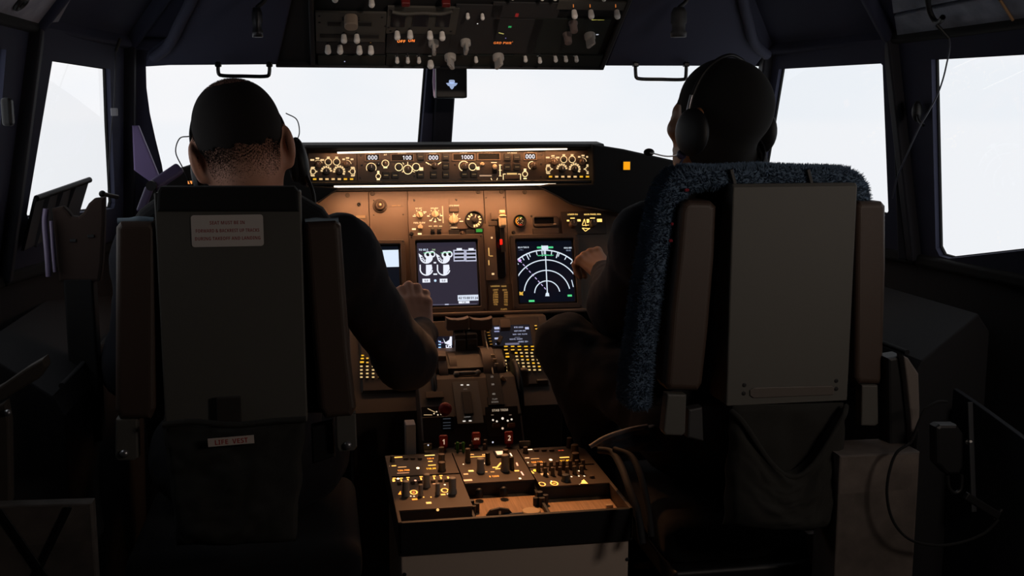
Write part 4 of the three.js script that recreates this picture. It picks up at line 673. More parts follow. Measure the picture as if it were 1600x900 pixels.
radio('audio_panel', 'audio selector panel with a row of glowing slots at the left of the aft console', 0, 604, 745, 722, 797, (D) => {
  for (const [x, y] of [[616, 750], [627, 750], [637.5, 749], [658, 747.5], [668, 746.5], [678.5, 746.5], [689, 745.8]]) { D.rect(x, y - 1.5, 5, 2.4, AMB); D.rect(x, y + 2, 2.4, 6, AMB); }
  D.rect(614.5, 752, 3, 7, AMB); D.rect(700.5, 748, 3, 8, AMB); D.dot(622, 749.2, 2.4, PALE); D.dot(649, 752, 2, '#d09070'); D.rect(680, 757, 8, 2, '#b07850');
  D.ring(646.5, 770.4, 5, 2.4, AMB); D.dot(646.5, 770.4, 1.8, '#ff6a30'); D.ring(695, 767.4, 5, 2.2, AMB); D.rect(692.5, 774, 7, 3, AMB); D.rect(648, 781.4, 8, 3.4, ORA); D.poly([[622, 774], [626, 768], [627, 774]], ORA); D.dot(642, 776.6, 1.2, PALE); D.dot(647, 776.8, 1.2, PALE); D.dot(695, 758.6, 1.6, PALE); D.dot(699, 773, 1, PALE); D.dot(673.5, 778, 1.2, AMB); D.dot(662, 778, 1.2, AMB); D.rect(670, 787, 8, 4.6, '#e09a50');
}, (g) => {
  for (const [x, y, r, h] of [[634.5, 776, 5.6, 0.034], [707, 772, 6, 0.036], [657.5, 776, 3.6, 0.026], [684, 774, 3.6, 0.026], [667, 762, 5, 0.03]]) knob(g, x, y, r, MAT.knobGrey, h, 0.002, null);
  for (const [x, y] of [[624, 758], [634, 757.5], [645, 757], [656, 756], [667, 755.6], [677, 755], [688, 754], [698, 753.6]]) button(g, x, y, 7, 4, MAT.knobBrown, 0.006, 0.002);
  { const p = loc(g, 684, 798); put('indicator_light', ball(0.0032, 0, 0, 0, 8), glow(0xffc070, 1.2), g, p.x, p.y, 0.002); }
});
radio('transponder_panel', 'radio panel with two green caps in the middle of the aft console', 1, 703, 703, 815, 755, (D) => {
  D.line(703.5, 714, 706, 720, 3.4, PALE); D.line(710, 729, 712.5, 736, 3, '#ffb098'); D.line(796.5, 709, 799.5, 714, 3, PALE); D.line(807, 724, 809, 729, 2.6, '#e0906c'); D.line(814, 738, 818, 744, 2.4, '#e09a80');
  D.rect(748, 714.6, 36, 1.4, AMB); D.text(737, 711.4, 'ATC', 4.4, '#ffb060'); D.text(758.5, 711.6, 'XPDR', 4.4, '#ffb060'); D.dot(755.5, 725, 2.4, PALE); D.rect(736, 737, 8, 3.6, '#ffc060'); D.rect(728, 742, 7, 3, '#d08850'); D.rect(773.5, 731.4, 8, 2.6, AMB); D.rect(778, 733.6, 8, 2.4, AMB); D.line(777, 731, 783, 724, 3, AMB); D.rect(807.5, 736.8, 7, 3, AMB); D.rect(758.5, 738.6, 6, 1.8, '#c08040'); D.rect(769.5, 738.6, 6, 1.8, '#c08040'); D.text(772, 745.4, '8 1200', 5, ORA); D.rect(731, 751.6, 13, 4, '#e0905c'); D.dot(812.4, 748.8, 2, PALE); D.dot(724, 726.6, 1.2, PALE); D.dot(798.5, 726.4, 2, AMB);
}, (g) => {
  for (const [x, y] of [[715, 709], [724, 709]]) { const p = loc(g, x, y), s = FACE.get(g).scale(x, y); const k = put('toggle_switch', merge([cylZ(2.4 * s, 2 * s, 0.02, 10).translate(0, 0, 0.012), ball(3.2 * s, 0, 0, 0.024, 10)]), mat(0x2f7a24, 0.5), g, p.x, p.y, 0.002); put('stem', cylZ(1.4 * s, 1.6 * s, 0.006, 8).translate(0, 0, 0.003), MAT.darkSteel, k); }
  lightPlate(g, 775.5, 706, 793, 716.5, MAT.black, (D) => { D.rect(784, 711, 17, 10, '#ffc89a'); }, { t: 0.004, z: 0.002, name: 'lit_display', k: 1.6 });
  for (const [x, y, r, h, m] of [[731, 723, 4, 0.034, MAT.knobBrown], [751, 739, 6, 0.034, MAT.knobGrey], [789, 737, 6, 0.04, MAT.knobGrey], [762, 726, 4, 0.028, MAT.knobDark], [799, 734, 4, 0.03, MAT.knobDark], [738, 702, 2, 0.02, MAT.knobBrown], [758.5, 700, 3, 0.02, MAT.knobBrown], [790, 722, 4.6, 0.03, MAT.knobBrown]]) knob(g, x, y, r, m, h, 0.002, null);
  for (const [x, y] of [[749, 762], [787.5, 759.5]]) { const p = loc(g, x, y); put('clamp', latheZ([[0.009, -0.02], [0.009, -0.004], [0.004, 0], [0, 0]], 14), MAT.black, g, p.x, p.y + 0.003, -0.003); }
});
radio('audio_panel', 'audio selector panel with two rows of round knobs at the right of the aft console', 2, 824, 730, 930, 760, (D) => {
  D.line(829, 737, 834, 741, 3, AMB); D.dot(836, 736.4, 3, '#ffbe30'); D.ring(847, 757.6, 4.6, 2, AMB); D.ring(866, 756.4, 5, 2.4, AMB); D.rect(866, 756.4, 4, 3, ORA); D.poly([[907, 757], [912, 750], [919, 757]], AMB); D.dot(912, 753.6, 3, AMB); for (const [x, y] of [[893, 746], [904.5, 745], [904.5, 737], [913, 745]]) D.dot(x, y, 1.3, PALE); D.rect(851, 742, 12, 5, '#b07a48'); D.dot(906, 758.6, 1.2, PALE); D.dot(861.5, 753, 1.2, PALE);
}, (g) => {
  for (let i = 0; i < 8; i++) knob(g, 841 + i * 10, 737.5 - i * 0.6, 3.2, MAT.knobBrown, 0.022, 0.002, null);
  for (let i = 0; i < 6; i++) knob(g, 852 + i * 11.4, 745 - i * 0.7, 3.2, MAT.knobBrown, 0.02, 0.002, null);
  knob(g, 884, 753, 6.4, mat(0x3c4044, 0.5), 0.016, 0.002, null); knob(g, 925, 748, 4, MAT.knobBrown, 0.006, 0.002, null);
});
// loose things lying on the tray boards
{
  const yb = 0.375;
  const lay = (name, label, cat, px, py, f, group) => { const p = onY(px, py, yb), t = thing(name, label, cat, p, group); f(t, p); return t; };
  for (const [px, py, s, l] of [[843, 787, 1, 'black plug connectors clustered on the right edge of the pale tray board'], [737, 799, 0.9, 'black plug connectors beside the left end of the pale tray board']])
    lay('plug_connector', l, 'connector', px, py, (t, p) => { for (const [dx, dz, r, h] of [[0, 0, 0.007, 0.028], [0.012, 0.006, 0.0065, 0.022], [0.002, 0.016, 0.007, 0.02], [-0.010, 0.008, 0.0065, 0.018]]) add('plug', cyl(r * s, r * s, h * s, 12).translate(p.x + dx * s, yb + h * s / 2, p.z + dz * s), MAT.black, t); });
  lay('round_cap', 'pale round plastic cap lying on the tray board', 'cap', 830, 801, (t, p) => { add('cap', lathe([[0, 0], [0.02, 0], [0.021, 0.004], [0.018, 0.006], [0, 0.006]], 24).translate(p.x, yb, p.z), mat(0xc9b08a, 0.6), t); });
  lay('cable_reel', 'flat black cable clip with a cream tag on the tray board', 'clip', 780, 803, (t, p) => { add('clip', extrude([[-0.03, 0], [-0.02, 0.012], [0, 0.016], [0.02, 0.012], [0.03, 0]], 0.008, 0.001).translate(p.x, yb, p.z), MAT.black, t); add('tag', rbox(0.005, 0.008, 0.004, 0.001, p.x, yb + 0.006, p.z + 0.009), MAT.cream, t); });
  lay('blue_strip', 'thin dark blue strip lying on the tray board', 'strip', 806, 804, (t, p) => { add('strip', rbox(0.05, 0.004, 0.006, 0.001, p.x, yb + 0.002, p.z), mat(0x123048, 0.5), t); });
  lay('corner_tab', 'small cream corner tab at the right rear of the tray', 'tab', 952, 795, (t, p) => { add('tab', rbox(0.016, 0.01, 0.01, 0.002, p.x, yb + 0.005, p.z), MAT.cream, t); });
}
// pale box left of the quadrant
{
  const a = onZ(634, 665, -2.62), b = onZ(653, 697, -2.62), t = thing('checklist_box', 'pale upright box on the floor left of the throttle quadrant', 'box', V((a.x + b.x) / 2, 0, -2.65));
  add('box', rbox(b.x - a.x - 0.004, a.y, 0.05, 0.003, (a.x + b.x) / 2 - 0.002, a.y / 2, -2.65), mat(0x8a8688, 0.7), t);
}

// ---------------------------------------------------------------- pilot seats
// a soft panel between four corners (pixels on plane z), bulging towards the viewer, closed at the back
function softPanel(c, z, bulge, thick, topSag, nu = 24, nv = 24, wob = 0.004, sd = 1) {
  const [tl, tr, br, bl] = c.map(([x, y]) => onZ(x, y, z)), pos = [], idx = [], uv = [];
  const P = (u, v, back) => {
    const a = tl.clone().lerp(tr, u), b = bl.clone().lerp(br, u); a.y -= topSag * Math.pow(Math.sin(Math.PI * u), 1.3);
    const p = a.lerp(b, v), e = Math.pow(Math.max(0, 4 * u * (1 - u)), 0.35) * Math.pow(Math.max(0, v < 0.75 ? 1 : 1 - Math.pow((v - 0.75) / 0.25, 2)), 0.5);
    const k = back ? -thick : bulge * e * (0.45 + 0.55 * v) + wob * fbm(u * 4 + sd * 7, v * 4, sd, 4) * 4 * e;
    return V(p.x + wob * noise.noise(u * 3, v * 5, sd), p.y, p.z + k);
  };
  for (const back of [0, 1]) for (let j = 0; j <= nv; j++) for (let i = 0; i <= nu; i++) { const p = P(i / nu, j / nv, back); pos.push(p.x, p.y, p.z); uv.push(i / nu, 1 - j / nv); }
  const N = (nu + 1) * (nv + 1), id = (i, j, b) => b * N + j * (nu + 1) + i;
  for (let j = 0; j < nv; j++) for (let i = 0; i < nu; i++) { idx.push(id(i, j, 0), id(i, j + 1, 0), id(i + 1, j, 0), id(i + 1, j, 0), id(i, j + 1, 0), id(i + 1, j + 1, 0)); idx.push(id(i, j, 1), id(i + 1, j, 1), id(i, j + 1, 1), id(i + 1, j, 1), id(i + 1, j + 1, 1), id(i, j + 1, 1)); }
  for (let i = 0; i < nu; i++) { idx.push(id(i, 0, 0), id(i + 1, 0, 0), id(i, 0, 1), id(i + 1, 0, 0), id(i + 1, 0, 1), id(i, 0, 1)); idx.push(id(i, nv, 0), id(i, nv, 1), id(i + 1, nv, 0), id(i + 1, nv, 0), id(i, nv, 1), id(i + 1, nv, 1)); }
  for (let j = 0; j < nv; j++) { idx.push(id(0, j, 0), id(0, j, 1), id(0, j + 1, 0), id(0, j + 1, 0), id(0, j, 1), id(0, j + 1, 1)); idx.push(id(nu, j, 0), id(nu, j + 1, 0), id(nu, j, 1), id(nu, j + 1, 0), id(nu, j + 1, 1), id(nu, j, 1)); }
  const g = new THREE.BufferGeometry(); g.setAttribute('position', new THREE.Float32BufferAttribute(pos, 3)); g.setAttribute('uv', new THREE.Float32BufferAttribute(uv, 2)); g.setIndex(idx); g.computeVertexNormals(); return g;
}
function printed(w, h, draw) { const cv = document.createElement('canvas'); cv.width = w; cv.height = h; draw(cv.getContext('2d'), w, h); const t = new THREE.CanvasTexture(cv); t.colorSpace = THREE.SRGBColorSpace; return t; }
const SEATZ = -1.98;
const fabric = mat(0x2e2d29, 0.95, { bumpMap: weave, bumpScale: 0.0008 }), padBrown = mat(0x43342b, 0.55, { bumpMap: grain, bumpScale: 0.0003 }), shellGrey = mat(0x56544f, 0.6, { bumpMap: grain, bumpScale: 0.0002 });
const cushionBlack = mat(0x0c0c10, 0.9, { bumpMap: weave, bumpScale: 0.0006 });
function seatBase(t, cx) {
  add('seat_cushion', rbox(0.46, 0.10, 0.46, 0.035, cx, 0.335, -2.32, 3), cushionBlack, t);
  add('seat_pan', rbox(0.44, 0.05, 0.48, 0.01, cx, 0.262, -2.31), MAT.black, t);
  add('pedestal', [rbox(0.26, 0.19, 0.34, 0.02, cx, 0.15, -2.3), rbox(0.4, 0.05, 0.46, 0.01, cx, 0.045, -2.3)], MAT.black, t);
  for (const s of [-1, 1]) add('floor_rail', rbox(0.03, 0.022, 0.56, 0.003, cx + s * 0.17, 0.009, -2.3), MAT.darkSteel, t);
}
{
  const cx = -0.555, t = thing('pilot_seat', 'dark grey pilot seat with a white red-lettered sticker on its back', 'pilot seat', V(cx, 0, -2.2), 'pilot seats');
  const xl = onZ(245, 400, SEATZ).x, xr = onZ(473, 400, SEATZ).x, yt = onZ(360, 300, SEATZ).y, yb = onZ(360, 664, SEATZ).y;
  add('back_shell', sweepX([[SEATZ, yb], [SEATZ, yt], [SEATZ - 0.05, yt], [SEATZ - 0.10, yb]], xl, xr), shellGrey, t);
  add('head_band', slab([[246, 298], [250, 292], [460, 292], [465, 298], [467, 331], [245, 331]], SEATZ + 0.006, 0.045, 0.005), MAT.blackMatte, t);
  add('cushion', slab([[196, 356], [214, 330], [250, 303], [460, 303], [505, 328], [522, 352], [546, 600], [546, 650], [190, 655]], SEATZ - 0.075, 0.10, 0.03), cushionBlack, t);
  const padL = add('armrest', slab([[180, 356], [187, 347], [236, 347], [243, 357], [243, 640], [235, 656], [186, 656], [179, 642]], SEATZ - 0.004, 0.075, 0.012), padBrown, t);
  const padR = add('armrest', slab([[474, 356], [480, 348], [524, 346], [533, 354], [546, 540], [557, 638], [550, 652], [508, 655], [498, 640], [486, 500]], SEATZ - 0.004, 0.075, 0.012), padBrown, t);
  for (const [p, q] of [[[[184, 346], [205, 345], [216, 343], [240, 345]], padL], [[[477, 347], [492, 345], [508, 346], [529, 345]], padR]]) add('wool_edge', tube(p.map(([x, y]) => onZ(x, y, SEATZ - 0.03)), 0.006, 16, 8), mat(0x8fa4b4, 0.9), q);
  add('bracket', slab([[181, 655], [214, 655], [216, 715], [210, 720], [184, 720], [180, 714]], SEATZ - 0.01, 0.03, 0.003), shellGrey, t); add('bracket', slab([[524, 650], [556, 646], [558, 698], [552, 705], [530, 706], [526, 700]], SEATZ - 0.01, 0.03, 0.003), shellGrey, t);
  for (const [x, y] of [[194, 709], [543, 696]]) { const p = onZ(x, y, SEATZ - 0.009); add('bolt', latheZ([[0.008, 0], [0.007, 0.004], [0.003, 0.006], [0, 0.006]], 12).translate(p.x, p.y, p.z), MAT.steel, t); }
  add('side_plate', slab([[486, 668], [520, 660], [524, 714], [488, 726]], SEATZ - 0.03, 0.03, 0.004), MAT.black, t);
  const pocket = add('pocket', softPanel([[254, 662], [478, 655], [462, 846], [276, 852]], SEATZ + 0.012, 0.05, 0.01, 0.008, 30, 30, 0.006, 3), fabric, t);
  add('pocket_hem', tube([[254, 664], [300, 659], [366, 664], [430, 658], [478, 655]].map(([x, y]) => onZ(x, y, SEATZ + 0.026)), 0.006, 24, 8), fabric, pocket);
  add('pocket_strap', slab([[338, 622], [376, 620], [378, 676], [340, 680]], SEATZ + 0.014, 0.010, 0.002), mat(0x2a2420, 0.9), t);
  const tg = printed(512, 96, (c, w, h) => { c.fillStyle = '#cbbdb4'; c.fillRect(0, 0, w, h); c.fillStyle = '#a3201a'; c.font = 'bold 78px sans-serif'; c.textAlign = 'center'; c.textBaseline = 'middle'; c.fillText('LIFE  VEST', w / 2, h / 2 + 4, w - 24); });
  { const a = onZ(325, 692, SEATZ + 0.054), b = onZ(397, 686, SEATZ + 0.054), m = a.clone().add(b).multiplyScalar(0.5); add('label', box(a.distanceTo(b), 0.0145, 0.002).rotateZ(Math.atan2(b.y - a.y, b.x - a.x)).rotateX(-0.06).translate(m.x, m.y, m.z), mat(0xffffff, 0.6, { map: tg }), pocket, 'white tag with red lettering'); }
  const st = printed(1024, 430, (c, w, h) => { c.fillStyle = '#cfc6bf'; c.fillRect(0, 0, w, h); c.fillStyle = '#8e2622'; c.font = 'bold 62px sans-serif'; c.textAlign = 'center'; c.textBaseline = 'middle'; c.fillText('SEAT MUST BE IN', w / 2, 105, 520); c.fillText('FORWARD & BACKREST UP TRACKS', w / 2, 212, 910); c.fillText('DURING TAKEOFF AND LANDING', w / 2, 318, 940); });
  { const a = onZ(298, 336.5, SEATZ), b = onZ(412.5, 384, SEATZ), w = b.x - a.x, h = a.y - b.y, g = extrude(roundRect(w, h, 0.005), 0.0012); const p = g.attributes.position, uv = g.attributes.uv; for (let i = 0; i < p.count; i++) uv.setXY(i, p.getX(i) / w + 0.5, p.getY(i) / h + 0.5); add('sticker', g.translate((a.x + b.x) / 2, (a.y + b.y) / 2, SEATZ + 0.0005), mat(0xffffff, 0.6, { map: st }), t, 'white sticker with three lines of red lettering'); }
  seatBase(t, cx);
}
{
  const cx = 0.54, t = thing('pilot_seat', 'grey pilot seat with brown armrests under a blue-grey sheepskin', 'pilot seat', V(cx, 0, -2.2), 'pilot seats');
  const xl = onZ(1142, 400, SEATZ).x, xr = onZ(1335, 400, SEATZ).x, yt = onZ(1240, 287, SEATZ).y, yb = onZ(1240, 629, SEATZ).y;
  add('back_shell', sweepX([[SEATZ, yb], [SEATZ, yt - 0.006], [SEATZ - 0.006, yt], [SEATZ - 0.045, yt], [SEATZ - 0.125, yb]], xl, xr), shellGrey, t);
  add('cushion', slab([[1012, 600], [1040, 420], [1058, 310], [1075, 282], [1330, 282], [1345, 300], [1350, 640], [1020, 640]], SEATZ - 0.10, 0.10, 0.03), cushionBlack, t);
  add('armrest', slab([[1064, 330], [1069, 318], [1078, 313], [1112, 314], [1121, 323], [1118, 400], [1108, 520], [1099, 600], [1092, 612], [1046, 611], [1040, 602], [1048, 490], [1058, 400]], SEATZ - 0.004, 0.075, 0.013), padBrown, t);
  add('armrest', slab([[1339, 322], [1345, 315], [1380, 315], [1386, 322], [1386, 420], [1381, 592], [1376, 602], [1342, 601], [1337, 592]], SEATZ - 0.004, 0.075, 0.012), padBrown, t);
  add('bracket', slab([[1043, 616], [1073, 617], [1071, 676], [1066, 681], [1040, 680], [1037, 674]], SEATZ - 0.002, 0.03, 0.003), shellGrey, t); add('bracket', slab([[1347, 602], [1372, 602], [1373, 662], [1368, 666], [1346, 665]], SEATZ - 0.002, 0.03, 0.003), shellGrey, t);
  add('side_plate', slab([[1076, 640], [1098, 636], [1100, 690], [1074, 684]], SEATZ - 0.03, 0.03, 0.004), MAT.panelGrey, t);
  for (const [x, y] of [[1163, 601.5], [1162, 614.5], [1306.5, 595], [1306.5, 607.5]]) { const p = onZ(x, y, SEATZ); add('screw', latheZ([[0.0045, 0], [0.004, 0.0015], [0, 0.001]], 12).translate(p.x, p.y, p.z), MAT.black, t); }
  add('slot_plate', slab([[1172, 610], [1178, 606], [1300, 603], [1304, 607], [1302, 617], [1178, 622], [1172, 618]], SEATZ + 0.003, 0.004, 0.001), mat(0x5a524c, 0.5), t);
  add('pocket_back', softPanel([[1146, 634], [1318, 630], [1298, 815], [1134, 815]], SEATZ + 0.004, 0.006, 0.01, 0, 16, 16, 0.003, 5), fabric, t);
  const fr = add('pocket', softPanel([[1142, 642], [1322, 634], [1300, 822], [1130, 820]], SEATZ + 0.02, 0.075, 0.004, 0.13, 36, 30, 0.006, 8), fabric, t);
  const rim = []; { const tl = onZ(1142, 642, SEATZ + 0.02), tr = onZ(1322, 634, SEATZ + 0.02); for (let i = 0; i <= 20; i++) { const u = i / 20, p = tl.clone().lerp(tr, u); p.y -= 0.13 * Math.pow(Math.sin(Math.PI * u), 1.3); p.z += 0.075 * Math.pow(Math.max(0, 4 * u * (1 - u)), 0.35) * 0.45; rim.push(p); } }
  add('pocket_hem', tube(rim, 0.0055, 40, 8), fabric, fr);
  add('recline_lever', [rod(V(0.69, 0.20, -2.1), onZ(1300, 880, -2.0), 0.012), rod(onZ(1296, 884, -1.99), onZ(1342, 884, -1.99), 0.015)], MAT.darkSteel, t);
  add('base_plate', slab([[1262, 834], [1300, 832], [1304, 880], [1270, 884]], -2.06, 0.02, 0.004), padBrown, t);
  seatBase(t, cx);
}
// sheepskin over the right seat
{
  const out = [[986, 640], [988, 600], [994, 560], [1008, 460], [1022, 380], [1034, 318], [1046, 288], [1062, 270], [1085, 263], [1130, 265], [1200, 261], [1270, 264], [1330, 265], [1348, 275], [1358, 292], [1364, 330], [1362, 640]];
  const inn = [[1016, 640], [1022, 560], [1040, 430], [1056, 340], [1066, 314], [1082, 298], [1110, 294], [1200, 293], [1320, 294], [1334, 300], [1342, 320], [1342, 640]];
  const t = thing('sheepskin_cover', 'shaggy blue-grey sheepskin draped over the right pilot seat', 'seat cover', V(0.52, 0.6, -2.08));
  const wool = mat(0x566a80, 0.98), z = SEATZ - 0.03, ring = [...out, ...inn.slice().reverse()];
  const body = slab(ring, z, 0.10, 0.012); add('hide', body, wool, t);
  // wool tufts
  const g = body.index ? body.toNonIndexed() : body, p = g.attributes.position, N = 36000, cum = []; let area = 0; const A = V(0, 0, 0), B = V(0, 0, 0), C = V(0, 0, 0);
  const M = t.matrixWorld; for (let i = 0; i < p.count; i += 3) { A.fromBufferAttribute(p, i); B.fromBufferAttribute(p, i + 1); C.fromBufferAttribute(p, i + 2); area += B.clone().sub(A).cross(C.clone().sub(A)).length(); cum.push(area); }
  const im = new THREE.InstancedMesh(new THREE.ConeGeometry(0.0013, 0.009, 4, 1, true).translate(0, 0.0035, 0), wool, N), q = new THREE.Quaternion(), mm = new THREE.Matrix4(), col = new THREE.Color();
  for (let k = 0; k < N; k++) {
    const r = rnd() * area; let lo = 0, hi = cum.length - 1; while (lo < hi) { const m = (lo + hi) >> 1; if (cum[m] < r) lo = m + 1; else hi = m; }
    A.fromBufferAttribute(p, lo * 3); B.fromBufferAttribute(p, lo * 3 + 1); C.fromBufferAttribute(p, lo * 3 + 2); let u = rnd(), v = rnd(); if (u + v > 1) { u = 1 - u; v = 1 - v; }
    const n = B.clone().sub(A).cross(C.clone().sub(A)).normalize(), at = A.clone().addScaledVector(B.clone().sub(A), u).addScaledVector(C.clone().sub(A), v);
    n.x += (rnd() - 0.5) * 1.1 + 0.35 * noise.noise(at.x * 30, at.y * 30, 1); n.y += (rnd() - 0.5) * 1.1 + 0.35 * noise.noise(at.x * 30, at.y * 30, 9); n.z += (rnd() - 0.5) * 0.8; n.normalize();
    const s = 0.7 + 0.7 * rnd(); mm.compose(at, q.setFromUnitVectors(V(0, 1, 0), n), V(s, s, s)); im.setMatrixAt(k, mm); const c = 0.85 + 0.2 * rnd(); im.setColorAt(k, col.setRGB(c, c, c));
  }
  im.name = 'wool'; im.userData.kind = 'stuff'; im.castShadow = im.receiveShadow = true; t.add(im);
  for (const [x, y, w] of [[1073, 297, 8], [1048, 376, 7], [1050, 350, 5]]) { const c = onZ(x, y, z + 0.012); add('red_mark', rbox(w / 860, 0.006, 0.004, 0.002, c.x, c.y, c.z), mat(0x8a2030, 0.9), t); }
  for (const [x] of [[1142], [1262]]) { const c = onZ(x, 280, z + 0.006); add('cross_strap', beam(onZ(x, 264, z + 0.008), onZ(x + 8, 296, z + 0.008), 0.008, 0.006, 0.002), MAT.black, t); }
}

// ---------------------------------------------------------------- people: distance fields meshed as smooth surfaces
function surface(f, lo, hi, cell) {
  const n = [0, 1, 2].map((k) => Math.ceil((hi.getComponent(k) - lo.getComponent(k)) / cell) + 1), [nx, ny, nz] = n, F = new Float32Array(nx * ny * nz);
  for (let k = 0, i = 0; k < nz; k++) for (let j = 0; j < ny; j++) for (let x = 0; x < nx; x++, i++) F[i] = f(lo.x + x * cell, lo.y + j * cell, lo.z + k * cell);
  const vid = new Int32Array(nx * ny * nz).fill(-1), pos = [], idx = [], sx = 1, sy = nx, sz = nx * ny, off = [0, sx, sy, sx + sy, sz, sz + sx, sz + sy, sz + sx + sy];
  const E = [[0, 1], [2, 3], [4, 5], [6, 7], [0, 2], [1, 3], [4, 6], [5, 7], [0, 4], [1, 5], [2, 6], [3, 7]];
  for (let k = 0; k < nz - 1; k++) for (let j = 0; j < ny - 1; j++) for (let i = 0; i < nx - 1; i++) {
    const b = i + j * sy + k * sz; let m = 0; for (let c = 0; c < 8; c++) if (F[b + off[c]] < 0) m |= 1 << c; if (m === 0 || m === 255) continue;
    let x = 0, y = 0, z = 0, w = 0; for (const [p, q] of E) { const a = F[b + off[p]], d = F[b + off[q]]; if ((a < 0) === (d < 0)) continue; const t = a / (a - d); x += (p & 1) + t * ((q & 1) - (p & 1)); y += ((p >> 1) & 1) + t * (((q >> 1) & 1) - ((p >> 1) & 1)); z += (p >> 2) + t * ((q >> 2) - (p >> 2)); w++; }
    vid[b] = pos.length / 3; pos.push(lo.x + (i + x / w) * cell, lo.y + (j + y / w) * cell, lo.z + (k + z / w) * cell);
  }
  for (let k = 1; k < nz - 1; k++) for (let j = 1; j < ny - 1; j++) for (let i = 1; i < nx - 1; i++) {
    const b = i + j * sy + k * sz, a = F[b] < 0;
    for (const [s, u, v] of [[sx, sy, sz], [sy, sz, sx], [sz, sx, sy]]) { const c = F[b + s] < 0; if (a === c) continue; const q = [vid[b], vid[b - u], vid[b - u - v], vid[b - v]]; if (q.some((t) => t < 0)) continue; if (a) idx.push(q[0], q[1], q[2], q[0], q[2], q[3]); else idx.push(q[0], q[2], q[1], q[0], q[3], q[2]); }
  }
  const g = new THREE.BufferGeometry(); g.setAttribute('position', new THREE.Float32BufferAttribute(pos, 3)); g.setIndex(idx); g.computeVertexNormals(); return g;
}
const smin = (a, b, k) => { const h = Math.max(k - Math.abs(a - b), 0) / k; return Math.min(a, b) - h * h * k * 0.25; };
function capsule(x, y, z, c) {                      // c = [a, b, ra, rb]
  const [a, b, ra, rb] = c, bx = b.x - a.x, by = b.y - a.y, bz = b.z - a.z, px = x - a.x, py = y - a.y, pz = z - a.z, l = bx * bx + by * by + bz * bz;
  const h = l > 0 ? Math.max(0, Math.min(1, (px * bx + py * by + pz * bz) / l)) : 0; return Math.hypot(px - bx * h, py - by * h, pz - bz * h) - (ra + (rb - ra) * h);
}
const ellipsoid = (x, y, z, c, r) => { const a = (x - c[0]) / r[0], b = (y - c[1]) / r[1], d = (z - c[2]) / r[2], k = Math.hypot(a, b, d); return (k - 1) * Math.min(r[0], r[1], r[2]) * (k > 1 ? 1 : 1) ; };
const caps = (list, k) => (x, y, z) => { let d = 1e9; for (const c of list) d = d > 1e8 ? capsule(x, y, z, c) : smin(d, capsule(x, y, z, c), k); return d; };
function boundsOf(list, pad) { const b = new THREE.Box3(); for (const [p, q, r, s] of list) { b.expandByPoint(p.clone().addScalar(r + pad)); b.expandByPoint(p.clone().addScalar(-r - pad)); b.expandByPoint(q.clone().addScalar(s + pad)); b.expandByPoint(q.clone().addScalar(-s - pad)); } return b; }
const skin = (list, cell, k, extra) => { const b = boundsOf(list, 0.03), f = caps(list, k); return surface(extra ? (x, y, z) => extra(f(x, y, z), x, y, z) : f, b.min, b.max, cell); };
// the head in its own axes: face towards -z, y up, origin midway between crown and chin
function headField(x, y, z) {
  const X = Math.abs(x);
  let d = ellipsoid(x, y, z, [0, 0.032, 0.012], [0.076, 0.086, 0.096]);
  d = smin(d, ellipsoid(x, y, z, [0, -0.035, -0.032], [0.057, 0.072, 0.066]), 0.035);
  d = smin(d, ellipsoid(x, y, z, [0, -0.088, -0.055], [0.036, 0.028, 0.034]), 0.03);          // chin
  d = smin(d, capsule(X, y, z, [V(0.055, -0.04, 0.006), V(0.028, -0.09, -0.042), 0.017, 0.016]), 0.03);   // jaw
  d = smin(d, capsule(X, y, z, [V(0.0, 0.014, -0.088), V(0.045, 0.012, -0.066), 0.013, 0.011]), 0.018);   // brow
  d = smin(d, ellipsoid(X, y, z, [0.043, -0.022, -0.066], [0.022, 0.018, 0.02]), 0.02);       // cheekbone
  d = smin(d, capsule(x, y, z, [V(0, 0.004, -0.094), V(0, -0.034, -0.114), 0.008, 0.013]), 0.014);      // nose
  d = smin(d, ellipsoid(X, y, z, [0.013, -0.038, -0.1], [0.009, 0.008, 0.01]), 0.008);        // nostril wings
  d = Math.max(d, -(ellipsoid(X, y, z, [0.031, -0.004, -0.099], [0.017, 0.011, 0.014])) - 0.001);      // eye sockets
  d = smin(d, ellipsoid(X, y, z, [0.031, -0.004, -0.083], [0.013, 0.012, 0.012]), 0.004);     // eyes
  d = smin(d, capsule(X, y, z, [V(0, -0.063, -0.1), V(0.02, -0.065, -0.09), 0.008, 0.004]), 0.008);     // lips
  d = smin(d, capsule(X, y, z, [V(0, -0.073, -0.098), V(0.017, -0.071, -0.089), 0.0075, 0.004]), 0.006);
  return d;
}
function earField(X, y, z) {
  const c = Math.cos(0.35), s = Math.sin(0.35), dx = X - 0.079, dz = z - 0.012, rx = dx * c - dz * s, rz = dx * s + dz * c;
  let d = ellipsoid(rx, y, rz, [0, -0.012, 0.006], [0.009, 0.034, 0.021]);
  d = Math.max(d, -ellipsoid(rx, y, rz, [0.010, -0.008, 0.004], [0.009, 0.02, 0.011]));
  return smin(d, ellipsoid(rx, y, rz, [-0.004, -0.042, 0.0], [0.008, 0.011, 0.009]), 0.008);
}
